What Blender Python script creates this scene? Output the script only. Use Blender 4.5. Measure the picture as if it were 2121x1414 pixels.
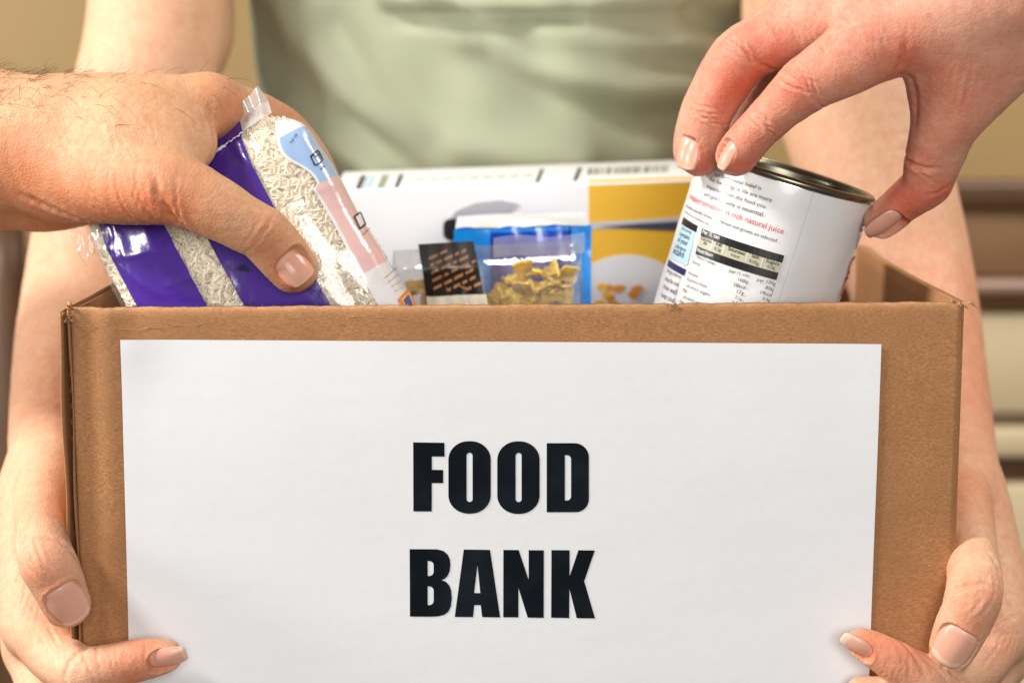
import bpy, bmesh, math, random
import numpy as np
from mathutils import Vector, Matrix
random.seed(7); rng = np.random.default_rng(11)
for o in list(bpy.data.objects): bpy.data.objects.remove(o)
sc = bpy.context.scene
col = sc.collection
# ------------------------------------------------------------------ camera, light, exposure
# working unit: millimetre, origin = middle of the box front; Z0 lifts it to waist height
F, W, H, TH, D, Z0 = 4092.0, 2121.0, 1414.0, math.radians(9.0), 772.0, 1100.0
RT = np.array((1.0, 0, 0)); FW = np.array((0, math.cos(TH), -math.sin(TH))); UP = np.array((0, math.sin(TH), math.cos(TH)))
CAM = -D*FW
def to_m(p): return Vector((p[0]*.001, p[1]*.001, (p[2]+Z0)*.001))
cd = bpy.data.cameras.new('camera'); cam = bpy.data.objects.new('camera', cd); col.objects.link(cam)
cam.location = to_m(CAM); cam.rotation_euler = (math.pi/2-TH, 0, 0)
cd.sensor_width = 36; cd.lens = 36*F/W; cd.clip_start = .02; cd.clip_end = 50
cd.dof.use_dof = True; cd.dof.focus_distance = .772; cd.dof.aperture_fstop = 7.0
sc.camera = cam
sc.render.resolution_x, sc.render.resolution_y = 1024, 682
w = bpy.data.worlds.new('World'); sc.world = w; w.use_nodes = True
w.node_tree.nodes['Background'].inputs[0].default_value = (1.0, .93, .86, 1); w.node_tree.nodes['Background'].inputs[1].default_value = .14
def area(name, loc, target, size, power, colr):
    l = bpy.data.lights.new(name, 'AREA'); l.shape = 'DISK'; l.size = size; l.energy = power; l.color = colr
    o = bpy.data.objects.new(name, l); col.objects.link(o); o.location = to_m(loc)
    o.rotation_euler = (to_m(target)-to_m(loc)).to_track_quat('-Z', 'Y').to_euler(); return o
area('key_light', (-860, -300, 800), (-40, 60, 0), .22, 15.5, (1, .975, .945))
area('fill_light', (150, -1260, 300), (60, 40, 0), .6, 10.6, (1, .98, .965))
area('added_side_light', (-1000, -110, 240), (-170, 130, -20), .28, 8.0, (1, .97, .93))  # added side lamp for the left arm and hand, no window there
area('added_background_light', (900, 330, 900), (850, 900, -150), .6, 17.0, (1, .95, .86))  # added off-frame lamp that brightens the wall and drawers behind
vs = sc.view_settings; vs.view_transform = 'Standard'; vs.look = 'None'; vs.exposure = 0; vs.gamma = 1; vs.use_curve_mapping = False
sc.render.engine = 'CYCLES'; sc.cycles.use_denoising = True; sc.cycles.max_bounces = 8; sc.cycles.transparent_max_bounces = 16
sc.cycles.use_adaptive_sampling = True; sc.cycles.caustics_reflective = False; sc.cycles.caustics_refractive = False

# ------------------------------------------------------------------ helpers
def ray(px, py): return RT*(px-W/2) + UP*(H/2-py) + FW*F
def P(px, py, Y):                       # photo pixel at depth Y (mm behind the box front)
    d = ray(px, py); t = (Y-CAM[1])/d[1]; return CAM + t*d
def mmpx(px, py, Y):                    # millimetres per photo pixel there
    d = ray(px, py); return (Y-CAM[1])/d[1]
def proj(V):
    q = np.asarray(V)-CAM; z = q@FW
    return W/2 + (q@RT)/z*F, H/2 - (q@UP)/z*F, z
def nrm(v): v = np.asarray(v, float); return v/np.linalg.norm(v)

def empty(name, p=(0, 0, 0)):
    o = bpy.data.objects.new(name, None); col.objects.link(o); o.location = to_m(p); o.empty_display_size = .02; return o
def tag(o, label=None, cat=None, group=None, kind=None):
    if label: o['label'] = label
    if cat: o['category'] = cat
    if group: o['group'] = group
    if kind: o['kind'] = kind
    return o
def obj(name, V, Fc, mat, parent=None, smooth=True, attrs=None):
    me = bpy.data.meshes.new(name)
    V = np.asarray(V, float)*.001; V[:, 2] += Z0*.001
    if parent is not None: V = V - np.array(parent.matrix_world.translation if parent.parent is None else ROOTLOC[parent.name])
    if isinstance(Fc, np.ndarray):
        k = len(Fc); me.vertices.add(len(V)); me.vertices.foreach_set('co', V.astype(np.float32).ravel()); me.loops.add(4*k); me.loops.foreach_set('vertex_index', Fc.astype(np.int32).ravel())
        me.polygons.add(k); me.polygons.foreach_set('loop_start', np.arange(0, 4*k, 4, dtype=np.int32)); me.update(calc_edges=True); me.validate()
    else: me.from_pydata(V.tolist(), [], [tuple(map(int, f)) for f in Fc]); me.update()
    if smooth: me.polygons.foreach_set('use_smooth', [True]*len(me.polygons))
    for k, a in (attrs or {}).items():
        at = me.attributes.new(k, 'FLOAT', 'POINT'); at.data.foreach_set('value', np.asarray(a, np.float32))
    if mat: me.materials.append(mat)
    o = bpy.data.objects.new(name, me); col.objects.link(o)
    if parent is not None:
        o.parent = parent
        ROOTLOC[o.name] = tuple(parent.location) if parent.parent is None else ROOTLOC[parent.name]
    return o
ROOTLOC = {}
def root(name, p, label, cat, group=None):
    o = empty(name, p); bpy.context.view_layer.update(); tag(o, label, cat, group); return o

class MB:
    def __init__(s): s.v = []; s.f = []
    def add(s, V, Fc):
        n = len(s.v); s.v += [tuple(map(float, p)) for p in V]; s.f += [tuple(i+n for i in f) for f in Fc]; return s
    def box(s, lo, hi, M=None):
        x0, y0, z0 = lo; x1, y1, z1 = hi
        V = [(x0,y0,z0),(x1,y0,z0),(x1,y1,z0),(x0,y1,z0),(x0,y0,z1),(x1,y0,z1),(x1,y1,z1),(x0,y1,z1)]
        if M is not None: V = [M(p) for p in V]
        return s.add(V, [(0,3,2,1),(4,5,6,7),(0,1,5,4),(1,2,6,5),(2,3,7,6),(3,0,4,7)])
    def grid(s, fn, nu, nv, closed=False):
        V = [fn(i/(nu-1) if not closed else i/nu, j/(nv-1)) for j in range(nv) for i in range(nu)]
        Fc = []
        for j in range(nv-1):
            for i in range(nu if closed else nu-1):
                a = j*nu+i; b = j*nu+(i+1) % nu; Fc.append((a, b, b+nu, a+nu))
        return s.add(V, Fc)
    def tube(s, pts, rad, n=5):
        pts = [np.asarray(p, float) for p in pts]; base = len(s.v)
        for i, p in enumerate(pts):
            t = nrm(pts[min(i+1, len(pts)-1)]-pts[max(i-1, 0)])
            a = nrm(np.cross(t, (0.31, .2, .93))); b = np.cross(t, a); r = rad[i] if hasattr(rad, '__len__') else rad
            s.v += [tuple(p + r*(a*math.cos(2*math.pi*k/n)+b*math.sin(2*math.pi*k/n))) for k in range(n)]
        for i in range(len(pts)-1):
            for k in range(n):
                a = base+i*n+k; b = base+i*n+(k+1) % n; s.f.append((a, b, b+n, a+n))
        s.f.append(tuple(base+k for k in range(n))[::-1]); s.f.append(tuple(base+(len(pts)-1)*n+k for k in range(n)))
        return s
    def build(s, name, mat, parent=None, smooth=False, attrs=None): return obj(name, s.v, s.f, mat, parent, smooth, attrs)

def bevel(o, w_mm, seg=2):
    m = o.modifiers.new('bevel', 'BEVEL'); m.width = w_mm*.001; m.segments = seg; m.limit_method = 'ANGLE'; m.angle_limit = .6
    m.harden_normals = False
    for p in o.data.polygons: p.use_smooth = True
    return o

_ns = np.random.default_rng(3)
_K = nrm(np.array([1.0, 0, 0]))
_DIR = _ns.normal(size=(14, 3)); _DIR /= np.linalg.norm(_DIR, axis=1)[:, None]; _PH = _ns.uniform(0, 6.28, 14)
def wnoise(V, scale, seed=0):           # smooth band-limited noise, about -1..1
    V = np.asarray(V, float); o = np.zeros(len(V))
    for i in range(7):
        k = _DIR[(i+seed) % 14]; o += np.sin((V@k)*6.283/scale*(.6+.13*i) + _PH[(i*3+seed) % 14] + 1.7*np.sin((V@_DIR[(i+5+seed) % 14])*6.283/scale*.45+i))
    return o/3.2

# ------------------------------------------------------------------ materials
def mat(name):
    m = bpy.data.materials.new(name); m.use_nodes = True; nt = m.node_tree
    return m, nt, nt.nodes['Principled BSDF'], nt.nodes, nt.links
def nd(nodes, t, **kw):
    n = nodes.new(t)
    for k, v in kw.items():
        if k.startswith('i_'): n.inputs[k[2:].replace('_', ' ')].default_value = v
        else: setattr(n, k, v)
    return n
def mixc(nodes, links, fac, a, b, mode='MIX'):
    m = nodes.new('ShaderNodeMix'); m.data_type = 'RGBA'; m.blend_type = mode
    for sock, v in ((m.inputs[0], fac), (m.inputs[6], a), (m.inputs[7], b)):
        if hasattr(v, 'is_output'): links.new(v, sock)
        elif isinstance(v, (int, float)): sock.default_value = v
        else: sock.default_value = (*v, 1) if len(v) == 3 else v
    return m.outputs[2]
def ramp(nodes, links, src, stops):
    r = nodes.new('ShaderNodeValToRGB'); e = r.color_ramp.elements
    while len(e) < len(stops): e.new(.5)
    for el, (p, c) in zip(e, stops): el.position = p; el.color = (c, c, c, 1) if isinstance(c, (int, float)) else (*c, 1)
    links.new(src, r.inputs[0]); return r.outputs[0]
def texco(nodes, links, scale=(1, 1, 1)):
    t = nodes.new('ShaderNodeTexCoord'); m = nodes.new('ShaderNodeMapping'); m.inputs['Scale'].default_value = scale
    links.new(t.outputs['Object'], m.inputs[0]); return m.outputs[0]
def noise(nodes, links, co, scale, detail=3, rough=.5):
    n = nodes.new('ShaderNodeTexNoise'); n.inputs['Scale'].default_value = scale; n.inputs['Detail'].default_value = detail; n.inputs['Roughness'].default_value = rough
    links.new(co, n.inputs['Vector']); return n.outputs['Fac']
def bump(nodes, links, hsrc, strength, dist, prev=None):
    b = nodes.new('ShaderNodeBump'); b.inputs['Strength'].default_value = strength; b.inputs['Distance'].default_value = dist
    links.new(hsrc, b.inputs['Height'])
    if prev: links.new(prev, b.inputs['Normal'])
    return b.outputs[0]
def plain(name, c, rough=.5, metal=0, spec=.5, coat=0, nscale=0, namp=.15, bumpd=0, trans=0):
    m, nt, b, n, l = mat(name)
    b.inputs['Base Color'].default_value = (*c, 1); b.inputs['Roughness'].default_value = rough; b.inputs['Metallic'].default_value = metal
    b.inputs['Specular IOR Level'].default_value = spec; b.inputs['Coat Weight'].default_value = coat; b.inputs['Coat Roughness'].default_value = .1
    if nscale:
        co = texco(n, l); f = noise(n, l, co, nscale, 4)
        l.new(mixc(n, l, f, tuple(x*(1-namp) for x in c), tuple(min(1, x*(1+namp)) for x in c)), b.inputs['Base Color'])
        if bumpd: l.new(bump(n, l, f, .6, bumpd), b.inputs['Normal'])
    return m

def skin(name, base, red, blotch=.5, freckle=0):
    m, nt, b, n, l = mat(name)
    co = texco(n, l)
    f1 = noise(n, l, co, 95, 5, .62); f2 = noise(n, l, co, 420, 3, .6)
    at = nd(n, 'ShaderNodeAttribute', attribute_name='red')
    mr = nd(n, 'ShaderNodeMath', operation='MULTIPLY_ADD'); l.new(f1, mr.inputs[0]); mr.inputs[1].default_value = blotch; l.new(at.outputs['Fac'], mr.inputs[2])
    sub = nd(n, 'ShaderNodeMath', operation='SUBTRACT', use_clamp=True); l.new(mr.outputs[0], sub.inputs[0]); sub.inputs[1].default_value = blotch*.47
    c = mixc(n, l, sub.outputs[0], base, red)
    c = mixc(n, l, ramp(n, l, f2, ((.38, 0), (.72, .30))), c, tuple(x*.78 for x in red))
    if freckle:
        v = nd(n, 'ShaderNodeTexVoronoi'); v.inputs['Scale'].default_value = 75; l.new(co, v.inputs['Vector'])
        wn = noise(n, l, co, 31, 1)
        th = nd(n, 'ShaderNodeMath', operation='MULTIPLY', use_clamp=True); l.new(ramp(n, l, v.outputs['Distance'], ((.07, freckle), (.16, 0))), th.inputs[0]); l.new(ramp(n, l, wn, ((.5, 0), (.62, 1))), th.inputs[1])
        c = mixc(n, l, th.outputs[0], c, tuple(x*.6 for x in red))
    l.new(c, b.inputs['Base Color'])
    b.inputs['Subsurface Weight'].default_value = .22; b.inputs['Subsurface Radius'].default_value = (1, .32, .16); b.inputs['Subsurface Scale'].default_value = .0024
    b.inputs['Specular IOR Level'].default_value = .34
    l.new(ramp(n, l, f2, ((.3, .46), (.7, .64))), b.inputs['Roughness'])
    v1 = nd(n, 'ShaderNodeTexVoronoi', feature='DISTANCE_TO_EDGE'); v1.inputs['Scale'].default_value = 620
    dst = nd(n, 'ShaderNodeMixRGB'); dst.inputs[0].default_value = .0012
    nz = nd(n, 'ShaderNodeTexNoise'); nz.inputs['Scale'].default_value = 160; l.new(co, nz.inputs['Vector'])
    l.new(co, dst.inputs[1]); l.new(nz.outputs['Color'], dst.inputs[2]); l.new(dst.outputs[0], v1.inputs['Vector'])
    h1 = ramp(n, l, v1.outputs['Distance'], ((0, 0), (.22, 1)))
    bn = bump(n, l, h1, .30, .00028)
    bn = bump(n, l, noise(n, l, co, 1000, 3, .65), .36, .00032, bn)
    bn = bump(n, l, noise(n, l, co, 330, 3, .6), .10, .0006, bn)
    l.new(bn, b.inputs['Normal'])
    return m
SK_HOLD = skin('skin_fair', (.72, .435, .275), (.63, .20, .10), 1.0)
SK_RICE = skin('skin_tan', (.64, .365, .20), (.56, .175, .075), .9)
SK_CAN = skin('skin_pink', (.68, .36, .245), (.61, .15, .085), 1.25, freckle=.7)

def nail_mat():
    m, nt, b, n, l = mat('fingernail'); at = nd(n, 'ShaderNodeAttribute', attribute_name='along'); ac = nd(n, 'ShaderNodeAttribute', attribute_name='across')
    ws = nd(n, 'ShaderNodeTexNoise'); ws.noise_dimensions = '1D'; ws.inputs['Scale'].default_value = 9; l.new(ac.outputs['Fac'], ws.inputs['W'])
    r = n.new('ShaderNodeValToRGB'); e = r.color_ramp.elements
    e.new(.5); e.new(.6)
    for el, (p, cc) in zip(e, ((.0, (.74, .45, .35)), (.16, (.70, .33, .225)), (.90, (.74, .38, .265)), (.95, (.80, .58, .43)))): el.position = p; el.color = (*cc, 1)
    l.new(at.outputs['Fac'], r.inputs[0])
    l.new(mixc(n, l, ramp(n, l, ws.outputs['Fac'], ((.3, 0), (.7, .35))), r.outputs[0], (.79, .46, .34)), b.inputs['Base Color'])
    b.inputs['Roughness'].default_value = .24; b.inputs['Specular IOR Level'].default_value = .42; b.inputs['Subsurface Weight'].default_value = .0; b.inputs['Subsurface Scale'].default_value = .002
    l.new(bump(n, l, ws.outputs['Fac'], .25, .0003), b.inputs['Normal'])
    return m
NAIL = nail_mat()

def cardboard(name, c=(.43, .205, .086)):
    m, nt, b, n, l = mat(name); co = texco(n, l)
    cf = texco(n, l, (.55, 1, 1.9))
    fib = noise(n, l, cf, 1150, 4, .75); big = noise(n, l, co, 26, 5, .65); sp = noise(n, l, texco(n, l, (.45, 1, 1.7)), 700, 2, .6)
    c1 = mixc(n, l, ramp(n, l, fib, ((.34, 0), (.66, 1))), tuple(x*.60 for x in c), tuple(x*1.36 for x in c))
    c1 = mixc(n, l, ramp(n, l, big, ((.3, 0), (.7, .7))), c1, tuple(x*.78 for x in c))
    c1 = mixc(n, l, ramp(n, l, sp, ((.62, 0), (.78, .40))), c1, (c[0]*1.3, c[1]*1.42, c[2]*1.5))
    v = nd(n, 'ShaderNodeTexVoronoi'); v.inputs['Scale'].default_value = 160; l.new(co, v.inputs['Vector'])
    c1 = mixc(n, l, ramp(n, l, v.outputs['Distance'], ((.03, .55), (.07, 0))), c1, tuple(x*.4 for x in c))
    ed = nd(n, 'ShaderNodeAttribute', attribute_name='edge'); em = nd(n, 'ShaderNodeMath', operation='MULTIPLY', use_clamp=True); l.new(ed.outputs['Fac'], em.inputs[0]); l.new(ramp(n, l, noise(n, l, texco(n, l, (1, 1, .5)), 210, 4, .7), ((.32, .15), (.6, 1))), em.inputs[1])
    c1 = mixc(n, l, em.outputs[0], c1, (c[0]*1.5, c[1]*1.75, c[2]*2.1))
    l.new(c1, b.inputs['Base Color']); b.inputs['Roughness'].default_value = .82; b.inputs['Specular IOR Level'].default_value = .25
    bn = bump(n, l, fib, .5, .0004); bn = bump(n, l, big, .3, .002, bn); l.new(bn, b.inputs['Normal'])
    return m
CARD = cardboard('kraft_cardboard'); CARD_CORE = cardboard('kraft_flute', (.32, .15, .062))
CARD_EDGE = cardboard('kraft_torn', (.52, .30, .14))

def paper():
    m, nt, b, n, l = mat('office_paper'); co = texco(n, l)
    f = noise(n, l, co, 260, 5, .7); g = noise(n, l, texco(n, l, (.6, 1, 1.5)), 34, 4)
    l.new(mixc(n, l, f, (.77, .775, .785), (.83, .835, .845)), b.inputs['Base Color']); b.inputs['Roughness'].default_value = .75; b.inputs['Specular IOR Level'].default_value = .25
    bn = bump(n, l, f, .10, .0003); bn = bump(n, l, g, .16, .0018, bn); l.new(bn, b.inputs['Normal']); return m
PAPER = paper()
def toner():
    m, nt, b, n, l = mat('black_toner'); co = texco(n, l); g = noise(n, l, co, 38, 3); f = noise(n, l, co, 900, 3)
    l.new(mixc(n, l, ramp(n, l, g, ((.42, 0), (.72, .8))), (.005, .007, .010), (.014, .020, .028)), b.inputs['Base Color']); b.inputs['Roughness'].default_value = .6
    b.inputs['Specular IOR Level'].default_value = .05
    l.new(bump(n, l, f, .2, .0002), b.inputs['Normal']); return m
TONER = toner()

# ------------------------------------------------------------------ flesh: smooth-blended distance field -> continuous mesh
class Flesh:
    def __init__(s, lo, hi, h):
        s.lo = np.array(lo, float); s.h = h; s.n = np.ceil((np.array(hi)-s.lo)/h).astype(int)+1
        s.G = np.full(s.n, 12.0, np.float32)
    def _sub(s, lo, hi):
        i0 = np.clip(np.floor((lo-s.lo)/s.h).astype(int), 0, s.n-1); i1 = np.clip(np.ceil((hi-s.lo)/s.h).astype(int)+1, 1, s.n)
        if np.any(i1 <= i0): return None
        ax = [(s.lo[k]+np.arange(i0[k], i1[k])*s.h).astype(np.float32) for k in range(3)]
        return tuple(slice(a, b) for a, b in zip(i0, i1)), np.meshgrid(*ax, indexing='ij', sparse=True)
    def chain(s, nodes, k=6.0, ktip=None, R=26.0, seg=5, flat=None, mm=False):
        # nodes: (px, py, Y, r_px); spline through them; k = blend at the root, ktip = blend away from it
        pts = [P(*q[:3]) for q in nodes] if not mm else [np.array(q[:3], float) for q in nodes]
        rad = [q[3]*mmpx(*q[:3]) for q in nodes] if not mm else [q[3] for q in nodes]
        pr = [np.append(p, r) for p, r in zip(pts, rad)]
        ex = [2*pr[0]-pr[1]] + pr + [2*pr[-1]-pr[-2]]
        out = []
        for i in range(len(pr)-1):
            a, b, c, d = ex[i:i+4]
            for j in range(seg):
                t = j/seg; out.append(.5*((2*b)+(c-a)*t+(2*a-5*b+4*c-d)*t*t+(3*b-a-3*c+d)*t**3))
        out.append(pr[-1]); out = np.array(out)
        mg = 9.0+k; lo = (out[:, :3]-out[:, 3:]).min(0)-mg; hi = (out[:, :3]+out[:, 3:]).max(0)+mg
        sub = s._sub(lo, hi)
        if sub is None: return s
        sl, (X, Y, Z) = sub
        T = np.full(np.broadcast_shapes(X.shape, Y.shape, Z.shape), 40.0, np.float32)
        l0 = s.lo + np.array([q.start for q in sl])*s.h
        for i in range(len(out)-1):
            a, b = out[i, :3], out[i+1, :3]; r1, r2 = out[i, 3], out[i+1, 3]
            m2 = 14.0+k
            j0 = np.clip(np.floor((np.minimum(a-r1, b-r2)-m2-l0)/s.h).astype(int), 0, None); j1 = np.clip(np.ceil((np.maximum(a+r1, b+r2)+m2-l0)/s.h).astype(int)+1, 0, T.shape)
            if np.any(j1 <= j0): continue
            x = X[j0[0]:j1[0]]-np.float32(a[0]); y = Y[:, j0[1]:j1[1]]-np.float32(a[1]); z = Z[:, :, j0[2]:j1[2]]-np.float32(a[2])
            if flat is not None:
                n, fz = flat; dn = (x*n[0]+y*n[1]+z*n[2])*(1/fz-1); x = x+dn*n[0]; y = y+dn*n[1]; z = z+dn*n[2]
            ba = (b-a).astype(np.float32); l2 = float(ba@ba)+1e-9
            t = np.clip((x*ba[0]+y*ba[1]+z*ba[2])/l2, 0, 1)
            d = np.sqrt((x-t*ba[0])**2+(y-t*ba[1])**2+(z-t*ba[2])**2)-(r1+(r2-r1)*t)
            v = T[j0[0]:j1[0], j0[1]:j1[1], j0[2]:j1[2]]; np.minimum(v, d, out=v)
        G = s.G[sl]
        if ktip is None: kk = np.float32(k)
        else:
            q = out[0, :3]; dd = np.sqrt((X-q[0])**2+(Y-q[1])**2+(Z-q[2])**2); u = np.clip(1-dd/R, 0, 1); kk = (ktip+(k-ktip)*u*u*(3-2*u)).astype(np.float32)
        hh = np.clip(kk-np.abs(G-T), 0, None)/kk
        s.G[sl] = np.minimum(G, T)-hh*hh*kk*.25
        return s
    def mesh(s):
        G = s.G; ins = G < 0
        c = np.zeros(tuple(s.n-1), np.int8)
        for dx in (0, 1):
            for dy in (0, 1):
                for dz in (0, 1): c += ins[dx:s.n[0]-1+dx, dy:s.n[1]-1+dy, dz:s.n[2]-1+dz]
        act = (c > 0) & (c < 8); ijk = np.argwhere(act); N = len(ijk)
        idx = np.full(act.shape, -1, np.int32); idx[act] = np.arange(N)
        cor = np.array([(x, y, z) for x in (0, 1) for y in (0, 1) for z in (0, 1)])
        val = np.stack([G[ijk[:, 0]+q[0], ijk[:, 1]+q[1], ijk[:, 2]+q[2]] for q in cor], 1)
        acc = np.zeros((N, 3)); cnt = np.zeros(N)
        for a in range(8):
            for b in range(a+1, 8):
                if np.abs(cor[a]-cor[b]).sum() != 1: continue
                va, vb = val[:, a], val[:, b]; m = (va < 0) != (vb < 0)
                t = np.where(m, va/np.where(m, va-vb, 1), 0)
                acc += np.where(m[:, None], cor[a]+t[:, None]*(cor[b]-cor[a]), 0); cnt += m
        V = s.lo + (ijk+acc/cnt[:, None])*s.h
        Fc = []
        for ax in range(3):
            u, v = (ax+1) % 3, (ax+2) % 3
            sl0 = [slice(None)]*3; sl1 = [slice(None)]*3; sl0[ax] = slice(0, -1); sl1[ax] = slice(1, None)
            A = ins[tuple(sl0)]; B = ins[tuple(sl1)]; e = np.argwhere(A != B)
            e = e[(e[:, u] > 0) & (e[:, v] > 0) & (e[:, u] < s.n[u]-1) & (e[:, v] < s.n[v]-1)]
            inA = A[e[:, 0], e[:, 1], e[:, 2]]
            def cell(du, dv):
                q = e.copy(); q[:, u] -= du; q[:, v] -= dv; return idx[q[:, 0], q[:, 1], q[:, 2]]
            f = np.stack([cell(1, 1), cell(0, 1), cell(0, 0), cell(1, 0)], 1)
            f[~inA] = f[~inA][:, ::-1]; Fc.append(f)
        return V, np.concatenate(Fc)

def subdivide(V, Fc, lv=1):
    """a little Laplacian smoothing, then one Catmull-Clark step"""
    n = len(V); E = np.sort(np.concatenate([Fc[:, [k, (k+1) % 4]] for k in range(4)]), 1); key, inv = np.unique(E[:, 0].astype(np.int64)*n+E[:, 1], return_inverse=True)
    e0, e1 = (key//n).astype(int), (key % n).astype(int); m = len(key); f = len(Fc)
    def acc(idx, val, size): return np.stack([np.bincount(idx, val[:, k], size) for k in range(3)], 1)
    dg = np.bincount(np.concatenate([e0, e1]), minlength=n)[:, None]
    def ring(V): return (acc(e0, V[e1], n)+acc(e1, V[e0], n))/dg
    for _ in range(2): V = .5*V+.5*ring(V)
    if not lv: return V, Fc
    fp_ = V[Fc].mean(1); fi = np.tile(np.arange(f), 4)
    ef = acc(inv, fp_[fi], m)/np.bincount(inv, minlength=m)[:, None]; mid = (V[e0]+V[e1])/2; ep_ = (mid+ef)/2
    fv = Fc.T.reshape(-1); nf = np.bincount(fv, minlength=n)[:, None]; Fa = acc(fv, fp_[fi], n)/nf
    Ra = (acc(e0, mid, n)+acc(e1, mid, n))/dg; Vn = (Fa+2*Ra+(dg-3)*V)/dg
    ei = inv.reshape(4, f).T+n; ci = np.arange(f)+n+m
    Q = np.concatenate([np.stack([Fc[:, k], ei[:, k], ci, ei[:, (k+3) % 4]], 1) for k in range(4)])
    return np.concatenate([Vn, ep_, fp_]), Q
def vnormals(V, Fc):
    a = V[Fc[:, 2]]-V[Fc[:, 0]]; b = V[Fc[:, 3]]-V[Fc[:, 1]]; n = np.cross(a, b); N = np.zeros_like(V)
    for k in range(4): np.add.at(N, Fc[:, k], n)
    return N/(np.linalg.norm(N, axis=1)[:, None]+1e-12)

class Body:
    """fine surface work on a flesh mesh: creases, knuckle folds, nails, redness"""
    def __init__(s, V, Fc): s.V, s.F = V, Fc; s.N = vnormals(V, Fc); s.red = np.zeros(len(V)); s.nails = []; s.px, s.py, s.pz = proj(V)
    def pick(s, px, py):
        fr = (s.N@FW) < .15
        d = np.hypot(s.px-px, s.py-py); m = fr & (d < 9)
        if not m.any(): i = np.argmin(np.where(fr, d, 1e9)); return i
        return np.argmin(np.where(m, s.pz+d*.2, 1e9))
    def frame(s, i, ang, n=None):
        if n is None:
            near = np.linalg.norm(s.V-s.V[i], axis=1) < 3.5; near &= (s.N@s.N[i]) > .3
            n = nrm(s.N[near].mean(0))
        cx, cy = math.cos(math.radians(ang)), math.sin(math.radians(ang))       # degrees clockwise from image right
        d = RT*cx-UP*cy; fn = FW@n; fn = fn if abs(fn) > .35 else -.35
        d = d-FW*((d@n)/fn); d = nrm(d-n*(d@n)); return n, d, np.cross(n, d)
    def crease(s, px, py, ang, ln, dep=.5, wid=.7, curv=0.0, fold=.5):
        # ang = direction of the crease line in the picture, ln = half length in mm
        i = s.pick(px, py); n, L, A = s.frame(i, ang); r = s.V-s.V[i]
        m = (np.abs(r).max(1) < ln*2.2+4) & ((s.N@n) > -.15)
        r = r[m]; q = r@L; t = r@A - curv*q*q + .25*np.sin(q*1.3+px) ; hgt = r@n
        g = np.exp(-(np.abs(q)/ln)**3)*np.exp(-(hgt/11)**4)
        s.V[m] += s.N[m]*((-dep*np.exp(-(t/wid)**2)+fold*dep*(np.exp(-((t-2.1*wid)/(1.5*wid))**2)+np.exp(-((t+2.1*wid)/(1.5*wid))**2)))*g)[:, None]
    def bulge(s, px, py, r, amp):
        i = s.pick(px, py); d2 = ((s.V-s.V[i])**2).sum(1); s.V += s.N*(amp*np.exp(-d2/r**2))[:, None]
    def redden(s, px, py, r, amp, Y=None):
        c = s.V[s.pick(px, py)] if Y is None else P(px, py, Y); s.red += amp*np.exp(-((s.V-c)**2).sum(1)/r**2)
    def nail(s, px, py, ang, wd, ln, n=None, cv=.62, up=.15, sq=3.2, free=1.0):
        i = s.pick(px, py); n, a, b = s.frame(i, ang, n); c = s.V[i]+n*up; R = wd*cv
        def plate(u, v): uu = np.clip(np.abs(u), 0, R*.985); return -(R-np.sqrt(R*R-uu*uu)) - v*v/(ln*3.2)
        r = s.V-c; m = (np.abs(r).max(1) < ln*1.6) & ((s.N@n) > -.05); rr = r[m]; u = rr@b; v = rr@a; h = rr@n
        f = (np.abs(2*u/wd)**sq+np.abs(2*v/ln)**sq)**(1/sq)
        ok = h > -wd*.62
        tgt = plate(u, v)-.55
        tt = np.clip((f-1)/.22, 0, 1); wgt = np.where(ok, 1-tt*tt*(3-2*tt), 0)
        lip = np.where(ok & (v < ln*.42), .75*np.exp(-((f-1.13)/.10)**2), 0)
        s.V[m] += n*(wgt*(tgt-h)+lip)[:, None]
        K, J = 17, 19; vv = []; al = []; ac = []; fc = []
        for layer in (0, 1):
            for j in range(J):
                for k in range(K):
                    x, y = k/(K-1)*2-1, j/(J-1)*2-1
                    # square -> superellipse
                    mx = max(abs(x), abs(y), 1e-6); g = mx/((abs(x)**sq+abs(y)**sq)**(1/sq)) if mx > 1e-5 else 1
                    U = x*g*wd/2*1.02; Vv = y*g*ln/2*1.02+(.06*ln if y > .8 else 0)*(y-.8)/.2
                    hz = float(plate(np.array(U), np.array(Vv)))-(.55 if layer else 0)
                    vv.append(c+b*U+a*Vv+n*hz); al.append((y+1)/2*free); ac.append(x)
        o2 = K*J
        for j in range(J-1):
            for k in range(K-1):
                q = j*K+k; fc.append((q, q+1, q+K+1, q+K)); fc.append((q+o2, q+K+o2, q+K+1+o2, q+1+o2))
        for k in range(K-1):
            fc.append((k, k+o2, k+1+o2, k+1)); q = (J-1)*K+k; fc.append((q, q+1, q+1+o2, q+o2))
        for j in range(J-1):
            q = j*K; fc.append((q, q+K, q+K+o2, q+o2)); q = j*K+K-1; fc.append((q, q+o2, q+K+o2, q+K))
        vv = np.array(vv)
        if np.cross(b, a)@n < 0: fc = [f_[::-1] for f_ in fc]
        s.nails.append((vv, fc, al, ac))
    def finish(s, amp=.07): s.V += s.N*((wnoise(s.V, 9)*amp+wnoise(s.V, 3.1, 4)*amp*.45)[:, None])
    def emit_nails(s, parent):
        for vv, fc, al, ac in s.nails: obj('fingernail', vv, fc, NAIL, parent, True, dict(along=al, across=ac))

def person(bodies, loc, material, label):
    V = np.concatenate([b.V for b in bodies]); off = np.cumsum([0]+[len(b.V) for b in bodies])
    Fc = np.concatenate([b.F+o for b, o in zip(bodies, off)]); red = np.clip(np.concatenate([b.red for b in bodies]), -1, 1.2)
    o = obj('person', V-np.array(loc)-np.array((0, 0, Z0)), Fc, material, None, True, dict(red=red))
    o.location = to_m(loc); ROOTLOC['person'] = tuple(o.location)
    tag(o, label, 'person'); bpy.context.view_layer.update()
    for b in bodies: b.emit_nails(o)
    return o

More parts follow.
